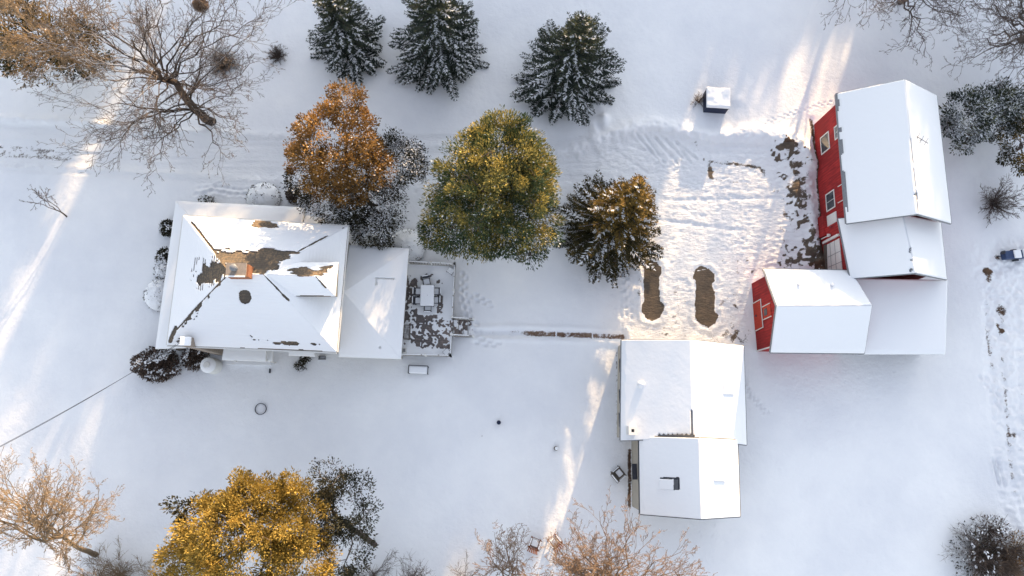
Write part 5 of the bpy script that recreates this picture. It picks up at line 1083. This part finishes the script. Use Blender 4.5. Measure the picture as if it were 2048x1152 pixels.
# --- golden tree at the bottom and dark neighbour
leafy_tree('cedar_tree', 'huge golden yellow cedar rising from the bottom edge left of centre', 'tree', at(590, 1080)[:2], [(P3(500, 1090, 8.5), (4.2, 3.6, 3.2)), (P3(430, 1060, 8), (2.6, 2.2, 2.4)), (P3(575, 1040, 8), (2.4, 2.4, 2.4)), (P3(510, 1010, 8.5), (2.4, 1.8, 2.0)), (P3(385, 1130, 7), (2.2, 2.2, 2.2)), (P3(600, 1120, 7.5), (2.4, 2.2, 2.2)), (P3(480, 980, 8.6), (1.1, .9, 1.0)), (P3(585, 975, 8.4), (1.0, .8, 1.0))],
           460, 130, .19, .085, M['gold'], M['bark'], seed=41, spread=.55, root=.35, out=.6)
leafy_tree('cedar_tree', 'sparse dark evergreen leaning out right of the golden cedar', 'tree', at(750, 1090)[:2], [(P3(690, 1010, 6), (2.2, 2.4, 2.0)), (P3(655, 960, 6.4), (1.3, 1.1, 1.2)), (P3(690, 1100, 6), (2.0, 2.0, 2.0)), (P3(640, 1040, 6.2), (1.5, 2.2, 1.5))],
           170, 75, .18, .085, M['darkleaf'], M['bark_grey'], seed=42, spread=.48, root=.2, out=.5)
leafy_tree('cedar_tree', 'small dark tuft of evergreen at upper left of the golden cedar', 'tree', at(470, 1010)[:2], [(P3(382, 1010, 6.5), (1.5, 1.3, 1.2)), (P3(400, 1030, 6.5), (1.5, 1.3, 1.2))], 40, 30, .24, .12, M['darkleaf'], M['bark_grey'], seed=43, spread=.4, root=.12)
# --- right side snowy evergreens
leafy_tree('yew_tree', 'rounded evergreen thick with snow just right of the tall barn', 'tree', at(1925, 285)[:2], [(P3(1930, 240, 2.4), (1.9, 2.7, 2.0)), (P3(1995, 220, 2.6), (2.3, 2.2, 2.2)), (P3(2040, 225, 2.6), (1.8, 1.8, 2.0))], 230, 55, .24, .12, M['spruce'], M['bark_grey'], snow=1.5, seed=51, spread=.5, root=.2, out=.7)
leafy_tree('yew_tree', 'darker evergreen with little snow at the right edge, below the snowy one', 'tree', at(2020, 310)[:2], [(P3(2036, 290, 3.0), (1.5, 2.3, 2.2))], 80, 50, .24, .10, M['spruce_sun_tint'], M['bark_grey'], snow=.15, seed=52, spread=.45, root=.15, out=.7)
# --- bare trees
b0 = at(424, 243)[:2]
bare_tree('bare_tree', 'huge bare deciduous tree with dark trunk above the driveway, upper left', 'tree', b0, P3(352, 165, 6.0), [(P3(318, 190, 7.0), (8.0, 7.0, 3.6), -.4), (P3(240, 100, 10), (6.5, 6.0, 3.4), -.3), (P3(410, 70, 8.5), (6.0, 5.0, 4.0), -.3), (P3(320, 280, 4.6), (7.4, 3.2, 1.4), -.9), (P3(470, 200, 5.5), (3.6, 4.5, 2.2), -.7)],
          58, M['bark'], root=.40, seed=61, sub=9, l3=4, l4=2, tw_r=.0125, curve=.06)
bare_tree('bare_tree', 'bare tree with dense tan twigs tangled over the top left corner', 'tree', at(170, 150)[:2], P3(150, 120, 3.5), [(P3(100, 60, 9.0), (5.4, 4.0, 2.8)), (P3(60, 100, 8), (3.5, 2.5, 2)), (P3(170, 80, 9.0), (2.4, 2.6, 2.0))], 46, M['bark_tan'], root=.26, seed=62, tw_r=.017, sub=8, l3=5, l4=2)
leafy_tree('pine_tree', 'dark evergreen half hidden under tan twigs in the top left corner', 'pine', at(120, 130)[:2], [(P3(90, 90, 4), (4.6, 3.0, 2.6)), (P3(20, 60, 5), (3, 3.6, 2.6)), (P3(160, 100, 3), (2.4, 2.2, 2.0))], 240, 46, .28, .11, M['spruce_sun_tint'], M['bark_grey'], seed=63, spread=.6, root=.25)
bare_tree('bare_sapling', 'thin bare sapling alone in the snow left of the house', 'tree', at(134, 435)[:2], P3(112, 420, 1.2), [(P3(88, 402, 2.2), (2.0, 1.3, .8), -.5)], 8, M['bark_grey'], root=.07, seed=64, tw_r=.015, sub=4, l3=2, l4=0)
for i, (px, py, lab, bl, tt_, sd_) in enumerate(((1800, 4, 'bare tree at the top edge above the tall barn', [(P3(1830, 40, 5.0), (4.4, 3.8, 2.6), -.6), (P3(1850, -30, 7), (5, 3.5, 3), -.3)], P3(1815, -10, 3), 71), (2052, 82, 'bare tree at the right edge with dark trunk and sweeping boughs', [(P3(1985, 75, 5.5), (3.8, 3.4, 2.4), -.6), (P3(2060, 40, 7), (4.2, 3.4, 3), -.3), (P3(2040, 130, 4.5), (2.6, 1.6, 1.5), -.6)], P3(2066, 70, 3), 72), (1960, -70, 'bare tree mostly beyond the top right edge, only twigs in view', [(P3(1950, -20, 6.0), (4.2, 3.2, 2.6), -.6)], P3(1975, -85, 3.5), 73), (1700, -75, 'bare tree beyond the top edge whose few twigs hang left of the barn', [(P3(1700, -25, 5.5), (2.4, 2.3, 2.4), -.7)], P3(1710, -85, 3), 74))):
    bare_tree('bare_tree', lab, 'tree', at(px, py)[:2], tt_, bl, 26 if i < 2 else 12, M['bark_grey'], root=.24, sub=7, l3=4, l4=2, tw_r=.014, seed=sd_, group='bare trees along the upper right edge')
twig_bush('bare_shrub', 'round leafless shrub right of the barn, under the snowy evergreens', 'shrub', 1985, 408, 2.3, 2.2, M['bark_grey'], 75, n=36, sub=5, rad=.028)
twig_bush('bare_shrub', 'dense leafless brown shrub under the right side boughs of the huge bare tree', 'shrub', 449, 130, 1.35, 1.5, M['bark'], 76, n=110, sub=4, rad=.02, group='leafless shrubs in the upper left field')
twig_bush('bare_shrub', 'smaller leafless shrub standing right of the dense brown one', 'shrub', 556, 112, .95, 1.1, M['bark_grey'], 77, n=60, sub=4, rad=.018, group='leafless shrubs in the upper left field')
bare_tree('bare_tree', 'pale bare tree with tan lit boughs at the lower left edge', 'tree', at(190, 1110)[:2], P3(140, 1085, 5), [(P3(60, 1010, 9.5), (3.6, 3.0, 2.6), -.5), (P3(130, 1030, 8), (3.0, 2.6, 2.4), -.5), (P3(0, 950, 9.5), (3.0, 2.0, 2.2), -.5), (P3(180, 1080, 6), (3.0, 2.0, 2.0), -.5)], 52, M['bark_tan'], root=.22, seed=81, tw_r=.012, sub=8, l3=5, l4=2)
bare_tree('bare_tree', 'bare reddish tree spreading up from the bottom edge below the workshop', 'tree', at(1215, 1145)[:2], P3(1228, 1185, 2.6), [(P3(1222, 1105, 6.0), (4.2, 3.0, 2.2), -.6), (P3(1260, 1150, 6.5), (5.0, 2.8, 2.4), -.5), (P3(1120, 1150, 5), (2.8, 2.0, 2.0), -.4)], 60, M['bark_red'], root=.18, seed=82, tw_r=.012, sub=8, l3=5, l4=2)
bare_tree('bare_tree', 'smaller bare tree reaching beside the left brown garden chair', 'tree', at(1010, 1165)[:2], P3(1014, 1180, 2), [(P3(1010, 1115, 4.5), (2.0, 2.2, 1.6), -.6), (P3(1060, 1150, 4.5), (2.0, 1.6, 1.5), -.5)], 24, M['bark_red'], root=.12, seed=83, tw_r=.012, sub=7, l3=5, l4=2)
for i, (px, py, r_, h_, n_, lab, mt_) in enumerate(((745, 1150, 2.0, 4.2, 22, 'spiky leafless bush close to the dark evergreen on the bottom edge', 'bark_grey'), (820, 1165, 2.0, 4.6, 24, 'tall upright leafless bush between the golden cedar and open snow', 'bark_grey'), (930, 1175, 1.9, 3.6, 24, 'low leafless bush left of the small bare tree on the bottom edge', 'bark_grey'), (240, 1150, 2.2, 3.6, 40, 'dense tan leafless bush filling the gap left of the golden cedar', 'bark_tan'), (300, 1175, 1.8, 4.0, 34, 'tan leafless bush touching the lower left side of the golden cedar', 'bark_tan'), (200, 1165, 1.8, 5.0, 30, 'tall tan leafless bush close to the pale bare tree trunk', 'bark_tan'))):
    twig_bush('bare_shrub', lab, 'shrub', px, py, r_, h_, M[mt_], 90 + i, n=n_, sub=5, rad=.022, group='leafless bushes along the bottom edge')
# bottom-right thicket
twig_bush('bare_shrub', 'snow dusted grey thicket in the lower right corner', 'shrub', 1960, 1115, 3.2, 2.0, M['bark_grey'], 95, n=130, sub=6, rad=.015)
bush('evergreen_shrub', 'low dark evergreen bush inside the lower right thicket', 'shrub', 1945, 1105, 1.9, 1.5, M['darkleaf'], 96, n=620, snow=.45, L=.24, W=.08, ry=2.4)
bush('evergreen_shrub', 'snow flecked pale bush at the top of the lower right thicket', 'shrub', 1975, 1060, 1.6, 1.0, M['shrub'], 98, n=520, snow=.6, L=.24, W=.07, ry=1.2)
bush('evergreen_shrub', 'rusty orange bush at the lower right edge', 'shrub', 2030, 1100, 1.4, 1.3, M['copper'], 97, n=650, snow=.3, L=.18, W=.08)
twig_bush('bare_shrub', 'reddish bare twigs fanning out of the lower right thicket', 'shrub', 2010, 1130, 2.6, 2.2, M['bark_red'], 99, n=90, sub=5, rad=.016)
# --- shrubs round the house
bush('shrub', 'large brown egg shaped shrub at the lower left house corner', 'shrub', 320, 730, 1.75, 2.3, M['shrub'], 101, n=7500, snow=.24, L=.16, W=.08, ry=1.35)
bush('shrub', 'small snow mottled shrub between the big brown shrub and the white well head', 'shrub', 393, 716, 1.0, 1.0, M['shrub'], 102, n=2600, snow=.35)
for i, (px, py, r_, h_, sn_, cp, lab) in enumerate(((345, 478, .9, .9, .35, False, 'uppermost shrub along the left wall of the house'), (342, 535, 1.1, 1.0, .45, False, 'dark speckled shrub second along the left house wall'), (338, 562, .9, .9, .8, True, 'mostly white snow capped shrub midway down the left house wall'), (332, 612, 1.6, 1.1, .75, True, 'largest snow capped shrub at the lower end of the left house wall'))):
    bush('foundation_shrub', lab, 'shrub', px - (8 if i > 1 else 5), py - 20 if i < 3 else py - 22, r_ * .8, h_ * .9, M['darkleaf'], 110 + i, n=1500, snow=sn_, cap=cp, group='shrubs along the left house wall', L=.13, W=.08)
bush('foundation_shrub', 'rounded half snowy shrub above the upper porch roof edge', 'shrub', 529, 400, 1.35, 1.2, M['darkleaf'], 120, n=2600, snow=.62, cap=True, L=.14, W=.08)
bush('foundation_shrub', 'small brown upright shrub left of the walk by the porch corner', 'shrub', 590, 394, .6, 1.5, M['shrub'], 121, n=1400, snow=.18)
bush('foundation_shrub', 'barely visible dark shrub tip above the left of the porch roof', 'shrub', 415, 412, .8, .9, M['darkleaf'], 122, n=900, snow=.3)
bush('foundation_shrub', 'round snow blanketed shrub at the upper right corner of the wing', 'shrub', 815, 495, 1.45, 1.2, M['darkleaf'], 123, n=3000, snow=.68, cap=True, L=.13, W=.08)
bush('foundation_shrub', 'snowy shrub tucked between dark evergreen and wing roof', 'shrub', 765, 488, 1.2, 1.2, M['darkleaf'], 124, n=2200, snow=.6, cap=True, L=.14, W=.08)
bush('grass_clump', 'small dark tuft in a snow hollow below the small house canopy', 'plant', 602, 731, .42, .35, M['darkleaf'], 125, n=260, snow=.2, L=.2, W=.05)
bush('grass_clump', 'dark plant hugging the lower house wall beside the small canopy', 'plant', 612, 716, .4, .5, M['darkleaf'], 126, n=260, snow=.1, L=.2, W=.06)
twig_bush('bare_shrub', 'dry snow dusted weeds against the left of the navy box', 'weeds', 1396, 202, .75, .8, M['bark_grey'], 127, n=34, sub=3, rad=.016)
# bird nest in the big bare tree
p = at(401, 10, 10.5); g_ = np.random.default_rng(5); d_ = nrm(g_.normal(size=(700, 3))); P_ = p + d_ * (g_.random(700) ** .4)[:, None] * [.55, .5, .4]
V_, Q_ = kites(P_, np.cross(d_, g_.normal(size=d_.shape)), .4, .05, 0, g_); me = fast_mesh('bird_nest', V_ - p, quads=Q_, attrs={'tint': g_.random(len(V_))}); o = link('bird_nest', me, M['bark_red']); o.location = p; tag(o, 'round brown twig nest high in the huge bare tree at the top edge', 'nest')

# ------------------------------------------------------------------ the wood north-east of the yard (beyond the frame) that shades it
qd = np.array([math.cos(R_(SUN_AZ)), -math.sin(R_(SUN_AZ))]); dv = np.array([math.sin(R_(SUN_AZ)), math.cos(R_(SUN_AZ))])
TE = math.tan(R_(SUN_EL)); H0 = 2.75
# gaps in the belt: (from, to, metres lower, share of sun blocked by loose blades added in the gap)
LANES = [(-40.2, -39.5, 7.5, .75), (4.9, 7.7, 4.4, .35), (7.7, 15.2, 8.5, .62), (12.3, 12.8, 8.5, .4), (15.2, 19.6, 9, .15)]
def build_wood():
    g = np.random.default_rng(200); V = []; Q = []; n0 = 0; T = []
    qs = np.arange(-75, 75, 1.15)
    for row in range(2):
        for q in qs + row * .55:
            drop = 0; w = 1.0
            for a_, b_, dp, op_ in LANES:
                if a_ - .75 < q < b_ + .75: drop = max(drop, dp)
            D = 84 + row * 5 + g.uniform(-1, 1); top = H0 + D * TE + g.normal() * .35 + (-.9 if 14 < q < 30 else 0) - drop
            P = qd * q + dv * D; R0 = g.uniform(1.0, 1.3); nz = 7; ns = 7
            zz = np.linspace(0, top, nz); prof = R0 * np.sqrt(np.clip(1 - (zz / top) ** 3, 0, 1)) + .02
            for k in range(nz):
                for s in range(ns):
                    a = 2 * math.pi * s / ns; rr = prof[k] * g.uniform(.8, 1.15); V.append((P[0] + rr * math.cos(a), P[1] + rr * math.sin(a), zz[k] - .2))
            for k in range(nz - 1):
                for s in range(ns): s2 = (s + 1) % ns; Q.append((n0 + k * ns + s, n0 + k * ns + s2, n0 + (k + 1) * ns + s2, n0 + (k + 1) * ns + s))
            n0 += nz * ns
    V = np.array(V); Q = np.array(Q); n = 26000; fi = g.integers(0, len(Q), n); u = g.random((n, 1)); v = g.random((n, 1)); q4 = V[Q[fi]]; P = (q4[:, 0] * (1 - u) + q4[:, 1] * u) * (1 - v) + (q4[:, 3] * (1 - u) + q4[:, 2] * u) * v
    d = g.normal(size=(n, 3)) + [0, 0, .8]; kv, kq = kites(P, d, .9 * (.5 + g.random(n)), .35, 0, g)
    for a_, b_, dp, op_ in LANES:           # loose floating blades, added in the gaps only to dim the sun
        full = H0 + 84 * TE; area = (b_ - a_) * dp; k = int(-math.log(1 - op_) * area / (.5 * .45 * .22)); qq = g.uniform(a_, b_, k); dd_ = 84 + g.uniform(-2, 2, k); z = g.uniform(full - dp - .3, full + .2, k)
        P_ = np.stack([qd[0] * qq + dv[0] * dd_, qd[1] * qq + dv[1] * dd_, z], -1); v_, q_ = kites(P_, g.normal(size=(k, 3)), .5, .28, 0, g); kq = np.concatenate([kq, q_ + len(kv)]); kv = np.concatenate([kv, v_])
    V2 = np.concatenate([V, kv]); me = fast_mesh('wood', V2, quads=np.concatenate([Q, kq + len(V)]), attrs={'tint': g.random(len(V2))}); tag(link('wood', me, M['darkleaf']), 'dense belt of dark evergreens beyond the upper edge of the yard', 'wood', kind='stuff')
build_wood()
